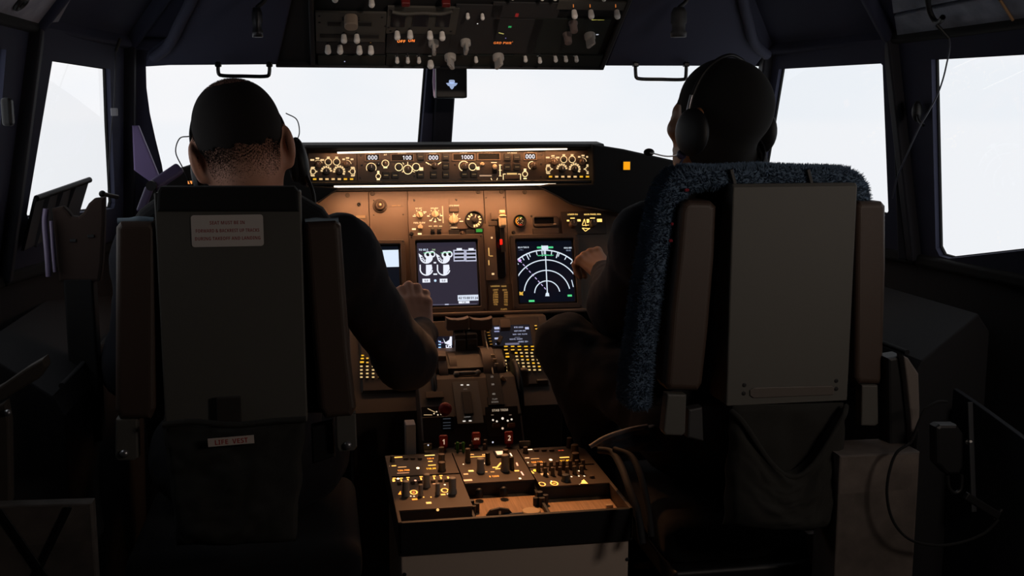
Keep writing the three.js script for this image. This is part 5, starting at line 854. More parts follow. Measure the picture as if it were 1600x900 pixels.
function handBones(P, u, b, t, curl, k = 1) {        // wrist, towards the knuckles, out of the back, towards the thumb
  const L = []; const at = (o, ...v) => v.reduce((s, [d, m]) => s.addScaledVector(d, m * k), o.clone());
  const offs = [0.029, 0.0095, -0.0105, -0.029], len = [0.94, 1.02, 0.95, 0.76], base = [0.086, 0.09, 0.086, 0.078];
  for (let i = 0; i < 4; i++) {
    const kn = at(P, [u, base[i]], [t, offs[i]], [b, 0.003]); L.push([at(P, [u, 0.008], [t, offs[i] * 0.6]), kn, 0.015 * k, 0.0108 * k]);
    let p = kn, a = 0; const seg = [0.043, 0.027, 0.021], rad = [0.0102, 0.009, 0.0083, 0.0068], c = curl[i];
    for (let j = 0; j < 3; j++) { a += c[j]; const d = u.clone().multiplyScalar(Math.cos(a)).addScaledVector(b, -Math.sin(a)).addScaledVector(t, offs[i] * 2.2).normalize(), q = at(p, [d, seg[j] * len[i]]); L.push([p, q, rad[j] * k, rad[j + 1] * k]); p = q; }
  }
  let p = at(P, [u, 0.022], [t, 0.022], [b, -0.006]), dirs = curl[4];
  for (let j = 0; j < 3; j++) { const d = u.clone().multiplyScalar(dirs[j][0]).addScaledVector(t, dirs[j][1]).addScaledVector(b, dirs[j][2]).normalize(), q = at(p, [d, [0.042, 0.032, 0.024][j]]); L.push([p, q, [0.0145, 0.0115, 0.0098][j] * k, [0.0115, 0.0098, 0.0078][j] * k]); p = q; }
  return L;
}
function person(o) {
  const g = thing('person', o.label, 'person', V(o.pelvis.x, 0, o.pelvis.z));
  const J = o.J, q = o.turn, inv = q.clone().invert(), hp = o.head, hk = o.hk ?? 1, tmp = V(0, 0, 0);
  const inHead = (f) => (x, y, z) => { tmp.set(x - hp.x, y - hp.y, z - hp.z).applyQuaternion(inv).multiplyScalar(1 / hk); return f(tmp.x, tmp.y, tmp.z) * hk; };
  const toWorld = (x, y, z) => V(x, y, z).multiplyScalar(hk).applyQuaternion(q).add(hp);
  const neckTop = toWorld(0, -0.045, 0.03), neckIn = toWorld(0, -0.02, 0.035);
  const neck = [[neckTop, J.neck, 0.049, 0.054], [J.neck, J.neck.clone().lerp(J.chest, 0.35), 0.062, 0.09]];
  const hf = inHead((x, y, z) => Math.min(smin(headField(x, y, z), 1, 0.001), 1)), ef = inHead((x, y, z) => earField(Math.abs(x), y, z));
  const nf = caps(neck, 0.03);
  const B = boundsOf([[hp, hp, 0.15, 0.15], ...neck.slice(0, 1)], 0.01);
  const headGeo = surface((x, y, z) => smin(smin(hf(x, y, z), nf(x, y, z), 0.03), ef(x, y, z), 0.011), B.min, B.max, 0.0034);
  // torso, arms and legs under the clothes
  const core = [[J.pelvis, J.chest, 0.12, 0.13], ...neck];
  for (const s of ['L', 'R']) { const a = J[s]; core.push([J.chest.clone().lerp(a.sh, 0.3), a.sh, 0.1, 0.06], [a.sh, a.el, 0.044, 0.038], [a.el, a.wr, 0.038, 0.025], [J.pelvis, a.hip, 0.11, 0.09], [a.hip, a.kn, 0.075, 0.05], [a.kn, a.an, 0.047, 0.033]); }
  const geos = [headGeo, skin(core, 0.012, 0.05)];
  for (const s of ['L', 'R']) { const h = o.hands[s], a = J[s]; geos.push(skin([[a.el.clone().lerp(a.wr, 0.6), a.wr, 0.03, 0.0255], [a.wr, a.wr.clone().addScaledVector(h.u, 0.02), 0.0255, 0.022], ...handBones(a.wr, h.u, h.b, h.t, h.curl, h.k ?? 1)], 0.0032, 0.011)); }
  add('body', geos, o.skin, g);
  // jacket with sleeves, a little loose and creased
  const crease = (d, x, y, z) => d + 0.006 * noise.noise(x * 17, y * 11, z * 17) + 0.003 * noise.noise(x * 40, y * 26, z * 40);
  const jk = [[J.pelvis.clone().add(V(0, 0.02, 0)), J.chest, 0.155, 0.165], [J.chest, J.neck.clone().add(V(0, -0.07, 0)), 0.15, 0.085]];
  for (const s of ['L', 'R']) { const a = J[s]; jk.push([J.chest.clone().lerp(a.sh, 0.45).add(V(0, 0.012, 0)), a.sh, 0.105, 0.076], [a.sh, a.el, 0.074, o.er ?? 0.06], [a.el, a.el.clone().lerp(a.wr, 0.93), o.er ?? 0.06, 0.043]); }
  add('jacket', skin(jk, 0.0095, 0.055, crease), o.jacket, g);
  const tr = [[J.pelvis.clone().add(V(0, -0.02, 0)), J.pelvis.clone().add(V(0, 0.08, 0)), 0.135, 0.14]];
  for (const s of ['L', 'R']) { const a = J[s]; tr.push([J.pelvis, a.hip, 0.125, 0.11], [a.hip, a.kn, 0.098, 0.074], [a.kn, a.kn.clone().lerp(a.an, 0.92), 0.07, 0.056]); }
  add('trousers', skin(tr, 0.0105, 0.05, (d, x, y, z) => d + 0.007 * noise.noise(x * 22, y * 22, z * 22) + 0.003 * noise.noise(x * 55, y * 55, z * 55)), o.trousers, g);
  for (const s of ['L', 'R']) { const a = J[s].an, d = V(J[s].toe.x - a.x, 0, J[s].toe.z - a.z).normalize(), heel = a.clone().addScaledVector(d, -0.035); heel.y = 0.032; const toe = heel.clone().addScaledVector(d, 0.25); toe.y = 0.026; const mid = heel.clone().addScaledVector(d, 0.16); mid.y = 0.036; add('shoe', skin([[V(a.x, 0.085, a.z), heel, 0.046, 0.034], [heel, mid, 0.034, 0.04], [mid, toe, 0.04, 0.028]], 0.008, 0.03, (v, x, y, z) => Math.max(v, 0.002 - y)), MAT.blackGloss, g); }
  // shirt collar ring round the neck and jacket collar outside it
  const ringAt = (c, ax, r, h, name, m) => { const gq = new THREE.Quaternion().setFromUnitVectors(V(0, 1, 0), ax); add(name, lathe([[r, -h / 2], [r + 0.004, -h / 2], [r + 0.003, h / 2], [r - 0.002, h / 2], [r - 0.001, 0]], 36).applyQuaternion(gq).translate(c.x, c.y, c.z), m, g); };
  const ax = neckTop.clone().sub(J.neck).normalize();
  ringAt(J.neck.clone().addScaledVector(ax, o.collarUp ?? 0.0), ax, 0.064, o.collarH ? 0.03 : 0.036, 'shirt_collar', mat(0xb8b4b2, 0.8)); ringAt(J.neck.clone().addScaledVector(ax, (o.collarUp ?? 0) - 0.011), ax, 0.071, o.collarH ?? 0.04, 'jacket_collar', o.jacket);
  // cropped hair as a thin cap over the skull
  if (o.hair) { const Hb = new THREE.Box3(hp.clone().addScalar(-0.15), hp.clone().addScalar(0.15)); add('hair', surface((x, y, z) => { const cut = inHead(o.hair.cut)(x, y, z), d = o.hair.nape ? smin(hf(x, y, z), nf(x, y, z), 0.022) : hf(x, y, z); return Math.max(d - o.hair.t, -o.hair.t * 2 - d, cut); }, Hb.min, Hb.max, 0.0036), o.hair.m, g); }
  if (o.hair.bristles) {                              // cropped stubble thinning out down the nape
    const p = headGeo.attributes.position, ix = headGeo.index, im = new THREE.InstancedMesh(new THREE.ConeGeometry(0.00036, 0.003, 3, 1, true).translate(0, 0.0012, 0), o.hair.m, o.hair.bristles), m4 = new THREE.Matrix4(), qq = new THREE.Quaternion(); let n = 0;
    const a = V(0, 0, 0), b = V(0, 0, 0), c = V(0, 0, 0), tri = ix.count / 3, winv = g.matrixWorld.clone().invert();
    for (let k = 0; n < o.hair.bristles && k < 900000; k++) {
      const t = Math.floor(rnd() * tri) * 3; a.fromBufferAttribute(p, ix.getX(t)); b.fromBufferAttribute(p, ix.getX(t + 1)); c.fromBufferAttribute(p, ix.getX(t + 2));
      const nn = b.clone().sub(a).cross(c.clone().sub(a)).normalize(), at = a.clone().lerp(b, rnd()).lerp(c, rnd()), l = at.clone().sub(hp).applyQuaternion(inv).multiplyScalar(1 / hk);
      if (l.z < -0.03 || Math.abs(l.x) > 0.079 || (l.z < 0.03 && l.y < 0.02)) continue;
      const d = THREE.MathUtils.smoothstep(l.y, o.hair.line, 0.015) * (1 - 0.85 * THREE.MathUtils.smoothstep(l.y, 0.085, 0.112)); if (rnd() > d) continue;
      nn.add(V((rnd() - 0.5) * 0.6, -0.5, (rnd() - 0.5) * 0.6)).normalize(); m4.compose(at, qq.setFromUnitVectors(V(0, 1, 0), nn), V(1, 1, 1)).premultiply(winv); im.setMatrixAt(n++, m4);
    }
    im.count = n; im.name = 'stubble'; im.userData.kind = 'stuff'; im.castShadow = im.receiveShadow = true; g.add(im);
  }
  return { g, toWorld, q };
}
const euler = (yaw, pitch, roll) => new THREE.Quaternion().setFromEuler(new THREE.Euler(pitch, yaw, roll, 'YXZ'));
const grip = [[0.75, 1.0, 0.6], [0.85, 1.1, 0.6], [0.9, 1.15, 0.6], [0.95, 1.2, 0.6], [[0.75, 0.55, -0.35], [0.9, 0.0, -0.4], [0.7, -0.4, -0.5]]];
const rest = [[0.25, 0.35, 0.25], [0.28, 0.38, 0.25], [0.3, 0.4, 0.25], [0.33, 0.42, 0.25], [[0.7, 0.6, -0.3], [0.9, 0.35, -0.3], [1, 0.1, -0.3]]];
const dir = (a, b) => b.clone().sub(a).normalize();
// left pilot, seen from behind
const pilotA = (() => {
  const wrR = onZ(659, 519, -2.71), kn = onZ(649, 466, -2.76), u = dir(wrR, kn), b0 = V(0.1, 0.25, 1), b = b0.addScaledVector(u, -b0.dot(u)).normalize(), t = b.clone().cross(u).normalize(); if (t.x > 0) t.negate();
  const wl = V(-0.70, 0.635, -2.66), ul = V(0.12, -0.05, -1).normalize(), bl = V(0, 1, -0.05), tl = V(1, 0, 0.1).normalize();
  return person({ label: 'bald-cropped person in a dark jacket seated at the left, back turned, right arm bent', pelvis: V(-0.555, 0.5, -2.3), head: onZ(376, 228, -2.22), hk: 1.1, turn: euler(0.1, -0.08, 0.17),
    J: { pelvis: V(-0.555, 0.52, -2.33), chest: V(-0.55, 0.86, -2.36), neck: V(-0.533, 1.055, -2.28), L: { sh: V(-0.735, 0.94, -2.36), el: V(-0.80, 0.69, -2.45), wr: wl, hip: V(-0.65, 0.50, -2.36), kn: V(-0.70, 0.55, -2.80), an: V(-0.70, 0.11, -2.90), toe: V(-0.71, 0, -3.1) }, R: { sh: V(-0.352, 0.935, -2.37), el: onZ(633, 562, -2.53), wr: wrR, hip: V(-0.46, 0.50, -2.36), kn: V(-0.40, 0.53, -2.79), an: V(-0.40, 0.11, -2.92), toe: V(-0.40, 0, -3.1) } },
    hands: { R: { u, b, t, curl: [[0.25, 1.0, 0.7], [0.1, 1.15, 0.7], [0.2, 1.2, 0.7], [0.4, 1.25, 0.7], [[0.85, 0.6, -0.1], [1, 0.15, -0.25], [0.9, -0.2, -0.4]]], k: 1.0 }, L: { u: ul, b: bl, t: tl, curl: rest } },
    skin: mat(0xd29c84, 0.55), jacket: mat(0x0d0f1a, 0.92), trousers: mat(0x0d0d14, 0.95), er: 0.062, collarUp: 0.034,
    hair: { t: 0.0022, m: mat(0x140c09, 0.95), cut: (x, y, z) => Math.max(-0.004 - y + (z < 0.02 ? Math.min(0.04, (0.02 - z) * 1.2) : 0) + 0.012 * noise.noise(x * 60, y * 60, z * 60) + 0.006 * noise.noise(x * 190, y * 190, z * 190), -z - 0.045, y - 0.105 + 0.3 * Math.max(0, 0.05 - z)), bristles: 60000, line: -0.07 } });
})();
// right pilot, head turned to the left
const pilotB = (() => {
  const wr = onZ(945, 427, -2.87), kn = onZ(920, 401, -2.945), u = dir(wr, kn), b0 = V(0.1, 0.35, 1), b = b0.addScaledVector(u, -b0.dot(u)).normalize(), t = b.clone().cross(u).normalize(); if (t.y < 0) t.negate();
  const wl = V(0.70, 0.635, -2.68), ul = V(-0.12, -0.05, -1).normalize(), bl = V(0, 1, -0.05), tl = V(-1, 0, 0.1).normalize();
  return person({ label: 'person in a dark jacket seated at the right, head turned left, reaching forward', pelvis: V(0.55, 0.5, -2.3), head: onZ(1124, 190, -2.24), hk: 1.1, turn: euler(0.5, 0.1, 0.0),
    J: { pelvis: V(0.55, 0.52, -2.33), chest: V(0.54, 0.86, -2.38), neck: V(0.525, 1.075, -2.30), R: { sh: V(0.735, 0.955, -2.37), el: V(0.80, 0.69, -2.47), wr: wl, hip: V(0.65, 0.50, -2.36), kn: V(0.70, 0.55, -2.80), an: V(0.70, 0.11, -2.90), toe: V(0.71, 0, -3.1) }, L: { sh: V(0.352, 0.955, -2.40), el: onZ(968, 476, -2.62), wr, hip: V(0.44, 0.51, -2.36), kn: onZ(884, 540, -2.70), an: V(0.385, 0.13, -2.50), toe: V(0.30, 0, -2.7) } },
    hands: { L: { u, b, t, curl: grip, k: 1.08 }, R: { u: ul, b: bl, t: tl, curl: rest } },
    skin: mat(0x9a6844, 0.5), jacket: mat(0x0d0f1a, 0.92), trousers: mat(0x1a1413, 0.95), er: 0.07, collarUp: 0.08, collarH: 0.075,
    hair: { nape: true, t: 0.004, m: mat(0x0b0908, 0.95), cut: (x, y, z) => Math.max(-y - 0.16 + (z < 0.02 ? Math.min(0.185, (0.02 - z) * 3) : 0) + 0.01 * noise.noise(x * 60, y * 60, z * 60), -z - 0.062 + Math.max(0, 0.03 - Math.abs(x)) * 0.2) } });
})();
// ---------------------------------------------------------------- headsets
{
  const { toWorld: W } = pilotA, t = thing('headset', 'black headset with a thin wire boom on the bald pilot', 'headset', W(0, 0.1, 0), 'headsets');
  const T = (p, r, n = 30) => tube(p.map((v) => W(...v)), r, n, 8);
  add('headband', T([[0.088, -0.012, -0.03], [0.0815, 0.045, -0.05], [0.055, 0.085, -0.06], [0, 0.105, -0.062], [-0.055, 0.085, -0.06], [-0.0785, 0.045, -0.05], [-0.084, -0.012, -0.03]], 0.0032, 50), MAT.black, t);
  for (const s of [1, -1]) { const c = add('ear_cup', [new THREE.SphereGeometry(1, 20, 14).scale(s > 0 ? 0.017 : 0.011, s > 0 ? 0.05 : 0.036, 0.034).applyQuaternion(pilotA.q).translate(...W(s > 0 ? 0.100 : -0.085, s > 0 ? -0.045 : -0.04, -0.03).toArray())], MAT.black, t); if (s > 0) add('cushion', [new THREE.TorusGeometry(0.026, 0.009, 10, 24).rotateY(Math.PI / 2).scale(1, 1.3, 1).applyQuaternion(pilotA.q).translate(...W(s * 0.087, -0.04, -0.03).toArray())], MAT.rubber, c); }
  add('microphone_boom', T([[-0.098, -0.055, -0.02], [-0.106, -0.02, -0.012], [-0.112, 0.01, -0.02], [-0.1, 0.034, -0.04], [-0.084, 0.036, -0.06]], 0.0012), MAT.darkSteel, t);
  add('cable', T([[0.104, -0.07, -0.012], [0.108, -0.11, 0.005], [0.1, -0.16, 0.01], [0.09, -0.20, 0.0]], 0.004), MAT.black, t);
  add('wire_loop', T([[0.092, 0.045, -0.02], [0.108, 0.03, -0.012], [0.108, 0.006, -0.012], [0.1, -0.008, -0.01]], 0.0011), MAT.darkSteel, t);
}
{
  const { toWorld: W } = pilotB, t = thing('headset', 'black headset with a chrome slider and thin boom on the right pilot', 'headset', W(0, 0.1, 0), 'headsets');
  const T = (p, r, n = 30) => tube(p.map((v) => W(...v)), r, n, 8);
  add('headband', T([[-0.09, -0.012, 0.0], [-0.088, 0.05, 0.004], [-0.062, 0.1, 0.01], [0, 0.127, 0.012], [0.062, 0.1, 0.01], [0.088, 0.05, 0.004], [0.09, -0.012, 0.0]], 0.0042, 50), MAT.black, t);
  add('slider', T([[-0.0945, 0.004, 0.0], [-0.094, 0.025, 0.002], [-0.091, 0.05, 0.004]], 0.0042, 12), MAT.steel, t); add('slider_knob', ball(0.0075, ...W(-0.099, -0.002, 0.0).toArray(), 12), MAT.white, t);
  for (const s of [1, -1]) add('ear_cup', [new THREE.SphereGeometry(1, 20, 14).scale(0.018, 0.05, 0.044).applyQuaternion(pilotB.q).translate(...W(s * 0.1, -0.018, 0.022).toArray())], MAT.black, t);
  const j = W(-0.098, -0.062, 0.0), tip = onZ(1014, 238, -2.42);
  add('boom_joint', ball(0.011, j.x, j.y, j.z, 12), mat(0x3a3550, 0.4), t);
  add('microphone_boom', tube([j, j.clone().lerp(tip, 0.45).add(V(0, -0.006, 0.01)), tip], 0.0017, 20, 6), MAT.steel, t);
  add('microphone', new THREE.SphereGeometry(1, 14, 10).scale(0.013, 0.009, 0.009).translate(tip.x, tip.y, tip.z), MAT.black, t);
  add('cable', tube([j, onZ(1070, 240, -2.2), onZ(1062, 258, -2.18)], 0.0025, 16, 6), mat(0x3a3550, 0.5), t);
}
// bracelet on the reaching arm
{
  const a = onZ(947, 431, -2.868), ax = dir(onZ(968, 476, -2.62), onZ(945, 427, -2.87)), t = thing('bracelet', 'thin gold bracelet at the cuff of the reaching hand', 'bracelet', a);
  add('band', new THREE.TorusGeometry(0.034, 0.0032, 8, 36).scale(1, 1, 1.6).applyQuaternion(new THREE.Quaternion().setFromUnitVectors(V(0, 0, 1), ax)).translate(a.x, a.y, a.z), mat(0xc9983c, 0.35, { metalness: 0.8 }), t);
}

// ---------------------------------------------------------------- lamps outside the frame that light the deck
{
  const at = V(1.0, 1.25, -0.82), ax = dir(V(0.05, 0.85, -2), at), d = thing('added_fill_lamp', 'flat fill lamp added out of view on the right wall behind the seats', 'lamp', V(1.04, 1.25, -0.82)), face = (g, k) => g.applyQuaternion(new THREE.Quaternion().setFromRotationMatrix(new THREE.Matrix4().lookAt(at, V(0.05, 0.85, -2), V(0, 1, 0)))).translate(at.x + ax.x * k, at.y + ax.y * k, at.z + ax.z * k);
  add('fill_light_lens', face(rbox(0.4, 0.2, 0.012, 0.004), 0.012), glow(0xffdcbc, 1.0, 0xdddddd), d); add('rim', face(rbox(0.43, 0.23, 0.014, 0.004), 0.026), MAT.plateGrey, d); add('arm', rod(V(1.0 + ax.x * 0.03, 1.25, -0.82 + ax.z * 0.03), V(1.05, 1.25, -0.79), 0.012), MAT.plateGrey, d);
  const r = thing('reading_lamp', 'small swivel reading lamp on the ceiling aimed at the overhead panel', 'lamp', V(0.2, 1.66, -1.33));
  add('lamp_shell', rod(V(0.2, 1.622, -1.33), V(0.2, 1.66, -1.30), 0.022, 0.026, 16), MAT.black, r); add('light_lens', ball(0.012, 0.2, 1.618, -1.335), glow(0xffe6d2, 2), r);
}
// ---------------------------------------------------------------- soffit beside the overhead panel, grab handles, vents
{
  const m = new THREE.Matrix4().makeRotationX(Math.PI / 3).setPosition(V(-0.02, onZ(705, 103.5, -2.9).y, -2.9)), inv = m.clone().invert(), n = V(0, 0, 1).transformDirection(m), o = V(0, 0, 0).applyMatrix4(m);
  const L = (px, py) => { const p = onPlane(px, py, o, n).applyMatrix4(inv); return [p.x, p.y]; };
  const soffit = (pix) => trim(extrude(pix.map(([x, y]) => L(x, y)), 0.03, 0.004).translate(0, 0, -0.03).applyMatrix4(m), MAT.liner);
  soffit([[433, 101.5], [228, 103], [232, 92], [262, 72], [300, 0], [318, -60], [470, -60]]);
  soffit([[946, 103.5], [1180, 104], [1196, 84], [1176, 62], [1160, 0], [1150, -60], [1010, -60]]);
  const rib = (pts, r, mm) => trim(tube(pts.map(([x, y]) => { const p = onPlane(x, y, o, n); return p.addScaledVector(n, 0.004); }), r, 30, 8), mm);
  rib([[316, -60], [298, 0], [284, 28], [262, 70], [240, 88]], 0.014, MAT.liner); rib([[1151, -60], [1161, 0], [1168, 30], [1178, 64], [1198, 84]], 0.014, MAT.liner);
}
for (const [px0, px1, py, lab] of [[341, 421, 118, 'black tube grab handle above the left windshield'], [993, 1072, 123, 'black tube grab handle above the right windshield, beside the pilot\'s head']]) {
  const z = -2.86, c = onZ((px0 + px1) / 2, 98, z), t = thing('grab_handle', lab, 'handle', c, 'grab handles over the windshield');
  add('bar', tube([[px0, 96], [px0, 112], [px0 + 1.5, py - 1.5], [px0 + 6, py], [(px0 + px1) / 2, py + 1], [px1 - 6, py + 1.2], [px1 - 1.5, py], [px1, 112], [px1, 96]].map(([x, y]) => onZ(x, y, z)), 0.0048, 60, 10), MAT.blackGloss, t);
  for (const x of [px0, px1]) { const p = onZ(x, 101, z); add('foot', rbox(0.016, 0.012, 0.016, 0.003, p.x, p.y, p.z), MAT.blackGloss, t); }
}
for (const [px, lab] of [[401, 'small dark cylinder lamp hanging under the soffit above the bald pilot'], [1061, 'grey ribbed cylinder lamp hanging under the soffit left of the right pilot']]) {
  const a = onZ(px, 12, -2.60), b = onZ(px, 58, -2.60), t = thing('map_lamp', lab, 'lamp', a, 'map lamps under the soffit'), w = px < 800 ? 0.012 : 0.019;
  add('barrel', lathe([[0, 0], [w, 0], [w * 1.05, 0.012], [w * 0.85, 0.016], [w * 0.85, 0.03], [w, 0.034], [w, a.y - b.y - 0.012], [w * 0.7, a.y - b.y], [0, a.y - b.y]], 20).translate(a.x, b.y, a.z), px < 800 ? MAT.darkSteel : MAT.panelGrey, t);
  add('arm', tube([a, a.clone().add(V(0.02, 0.02, 0)), a.clone().add(V(0.012, 0.06, 0.01)), a.clone().add(V(0, 0.1, 0.03))], 0.005, 16, 8), MAT.black, t);
}
// ---------------------------------------------------------------- lining panels in the upper corners
function onCeiling(s, i) { const f = frameOf(flip(RING2[i], s), flip(RING2[i + 1], s), flip(RING3[i], s)); return { ...f, pix: (pts) => pts.map(([x, y]) => f.to(onPlane(x, y, f.o, f.n))) }; }
{
  const f = onCeiling(-1, 2), lin = mat(0xb9b6c4, 0.7, { map: cloudy });
  trim(extrude(f.pix([[92, 47], [112, 0], [128, -50], [-40, -60], [-60, 10], [0, 27]]), 0.012, 0.003).translate(0, 0, -0.012).applyMatrix4(f.m), lin);
  const c = onPlane(24, -4, f.o, f.n), t = thing('lining_hole', 'dark round grommet in the pale lining panel at the upper left', 'grommet', c);
  add('ring', new THREE.TorusGeometry(0.014, 0.006, 8, 24).applyMatrix4(new THREE.Matrix4().makeBasis(f.u, f.v, f.n)).translate(c.x - f.n.x * 0.014, c.y - f.n.y * 0.014, c.z - f.n.z * 0.014), MAT.black, t);
}
{
  const f = onCeiling(1, 2), lin = mat(0x9aa0b0, 0.7, { map: cloudy });
  trim(extrude(f.pix([[1408, 62], [1402, 20], [1466, 6], [1600, -20], [1700, -40], [1720, 8], [1600, 36], [1500, 52]]), 0.012, 0.003).translate(0, 0, -0.012).applyMatrix4(f.m), lin);
  trim(extrude(f.pix([[1401, 16], [1394, -40], [1600, -80], [1700, -90], [1700, -44], [1600, -24], [1466, 2]]), 0.012, 0.003).translate(0, 0, -0.012).applyMatrix4(f.m), lin);
  trim(tube([[1570, -8], [1580, 8], [1590, 24]].map(([x, y]) => onPlane(x, y, f.o, f.n).addScaledVector(f.n, -0.014)), 0.003, 12, 8), mat(0x8a6a48, 0.6));
  const a = onPlane(1478, 14, f.o, f.n), t = thing('coat_hook', 'black hook on the pale lining panel at the upper right', 'hook', a);
  add('hook', tube([[1458, -12], [1464, 6], [1474, 18], [1484, 17], [1492, 7]].map(([x, y], i) => onPlane(x, y, f.o, f.n).addScaledVector(f.n, -0.018 - i * 0.005)), 0.006, 24, 8), MAT.black, t);
  const cd = thing('hanging_cord', 'thin dark cord running from the hook across the right window and post', 'cord', a);
  const H = onPlane(1483, 18, f.o, f.n).addScaledVector(f.n, -0.04);
  add('cord', tube([H, onX(1483, 60, 0.95), onX(1478, 105, 0.96), onX(1466, 145, 0.965), onX(1450, 176, 0.965), onX(1438, 196, 0.965), onX(1420, 235, 0.97), onX(1403, 275, 0.98), onX(1394, 310, 0.985)], 0.0018, 60, 6), mat(0x2a2c3a, 0.5), cd);
  add('sleeve', tube([H, onX(1483, 60, 0.95)], 0.0042, 8, 8), MAT.black, cd);
}
// knob on the right post, pull on the left post
{
  const p = onX(1433, 174, 0.99), t = thing('post_knob', 'black oval knob on the purple post at the right', 'knob', p);
  add('knob', new THREE.SphereGeometry(1, 16, 12).scale(0.012, 0.024, 0.012).translate(p.x, p.y, p.z), MAT.black, t); add('stud', tube([p, onX(1436, 188, 0.985), onX(1443, 196, 0.985)], 0.004, 10, 6), MAT.black, t);
  const q = onX(12, 175, -0.985), u = thing('window_pull', 'black pull handle on the dark post at the far left', 'handle', q);
  add('grip', rbox(0.02, 0.055, 0.025, 0.007, q.x, q.y, q.z), MAT.black, u);
  // posts faced with violet-grey trim between the right windows
  trim(beam(onX(1408, 112, 1.0), onX(1418, 405, 1.055), 0.012, 0.045, 0.004), MAT.postDark);
}
// cord and clip on the left post
{
  const z = -2.78, t = thing('hanging_cord', 'thin cord hanging down the left post past the side window', 'cord', onZ(182, 70, z));
  add('cord', tube([[186, 62], [181, 78], [180, 110], [178, 165], [174, 200], [171, 250], [169, 300]].map(([x, y]) => onZ(x, y, z)), 0.0016, 40, 6), mat(0x20222c, 0.6), t);
  add('knot', tube([[188, 60], [181, 80]].map(([x, y]) => onZ(x, y, z)), 0.004, 6, 8), MAT.black, t);
  const c = onZ(178.5, 175, z + 0.004); add('clip', rbox(0.015, 0.019, 0.01, 0.002, c.x, c.y, c.z), mat(0x8a8a90, 0.5), t, 'pale plastic clip');
}
// plate coloured violet as the lit inner face of the left post; visor arm
{
  trim(slab([[206, 196], [216, 196], [252, 284], [240, 288], [209, 266]], -2.98, 0.02, 0.004), mat(0x6a5a88, 0.6));
  const t = thing('visor_arm', 'violet-grey jointed visor arm at the foot of the left post', 'visor arm', onZ(236, 330, -2.72));
  add('arm', [beam(onZ(219, 332, -2.72), onZ(234, 292, -2.72), 0.02, 0.016, 0.006), beam(onZ(238, 292, -2.72), onZ(282, 262, -2.76), 0.03, 0.02, 0.008)], mat(0x544a6c, 0.5), t); add('joint', cylZ(0.012, 0.012, 0.026, 16).translate(...onZ(237, 290, -2.71).toArray()), MAT.black, t);
}
// ribbed sun shade, notched chart holder and crank by the left side window
{
  const t = thing('sun_shade', 'dark ribbed sun shade propped against the left side window', 'sun shade', onZ(90, 330, -2.62));
  const A = onZ(57, 310, -2.55), B = onZ(140, 281, -2.78), C = onZ(108, 352, -2.72), D = onZ(38, 392, -2.50), n = B.clone().sub(A).cross(D.clone().sub(A)).normalize(), u = B.clone().sub(A).normalize(), v = n.clone().cross(u), M4 = new THREE.Matrix4().makeBasis(u, v, n).setPosition(A), T = (p) => { const q = p.clone().sub(A); return [q.dot(u), q.dot(v)]; };
  add('panel', extrude([A, B, C, D].map(T), 0.008, 0.001).applyMatrix4(M4), mat(0x23242c, 0.6), t); add('top_rail', rod(A, B, 0.007), MAT.black, t);
  for (const k of [0.18, 0.42, 0.66]) add('rib', beam(A.clone().lerp(B, k), D.clone().lerp(C, k), 0.006, 0.018, 0.002), mat(0x2e2f38, 0.6), t);
  const h = thing('chart_holder', 'brown plastic chart holder with a U-shaped notch beside the left seat', 'chart holder', onZ(120, 440, -2.4));
  add('plate', slab([[80, 326], [98, 322], [106, 330], [112, 338], [121, 339], [130, 332], [138, 318], [147, 310], [163, 308], [163, 350], [160, 410], [156, 440], [92, 440], [88, 400], [84, 360]], -2.40, 0.03, 0.006), mat(0x33251f, 0.97), h);
  add('handle', [tube([[72, 326], [70, 345], [74, 400], [76, 432]].map(([x, y]) => onZ(x, y, -2.39)), 0.006, 20, 8), tube([[80, 345], [83, 390], [86, 425]].map(([x, y]) => onZ(x, y, -2.385)), 0.004, 16, 8)], mat(0x6a5f78, 0.4), h);
  for (const [x, y] of [[114, 376], [142, 369]]) { const p = onZ(x, y, -2.399); add('slot', rbox(0.014, 0.007, 0.003, 0.0014, p.x, p.y, p.z), MAT.black, h); }
  add('stand', rbox(0.06, 0.36, 0.05, 0.006, onZ(125, 440, -2.42).x, onZ(125, 440, -2.42).y - 0.17, -2.425), MAT.blackMatte, h);
  const c = thing('window_crank', 'small black crank on the left post above the sill', 'crank', onZ(172, 303, -2.62)); add('crank', [beam(onZ(160, 303, -2.6), onZ(184, 308, -2.66), 0.008, 0.01, 0.003), ball(0.008, ...onZ(160, 303, -2.6).toArray())], MAT.black, c);
}
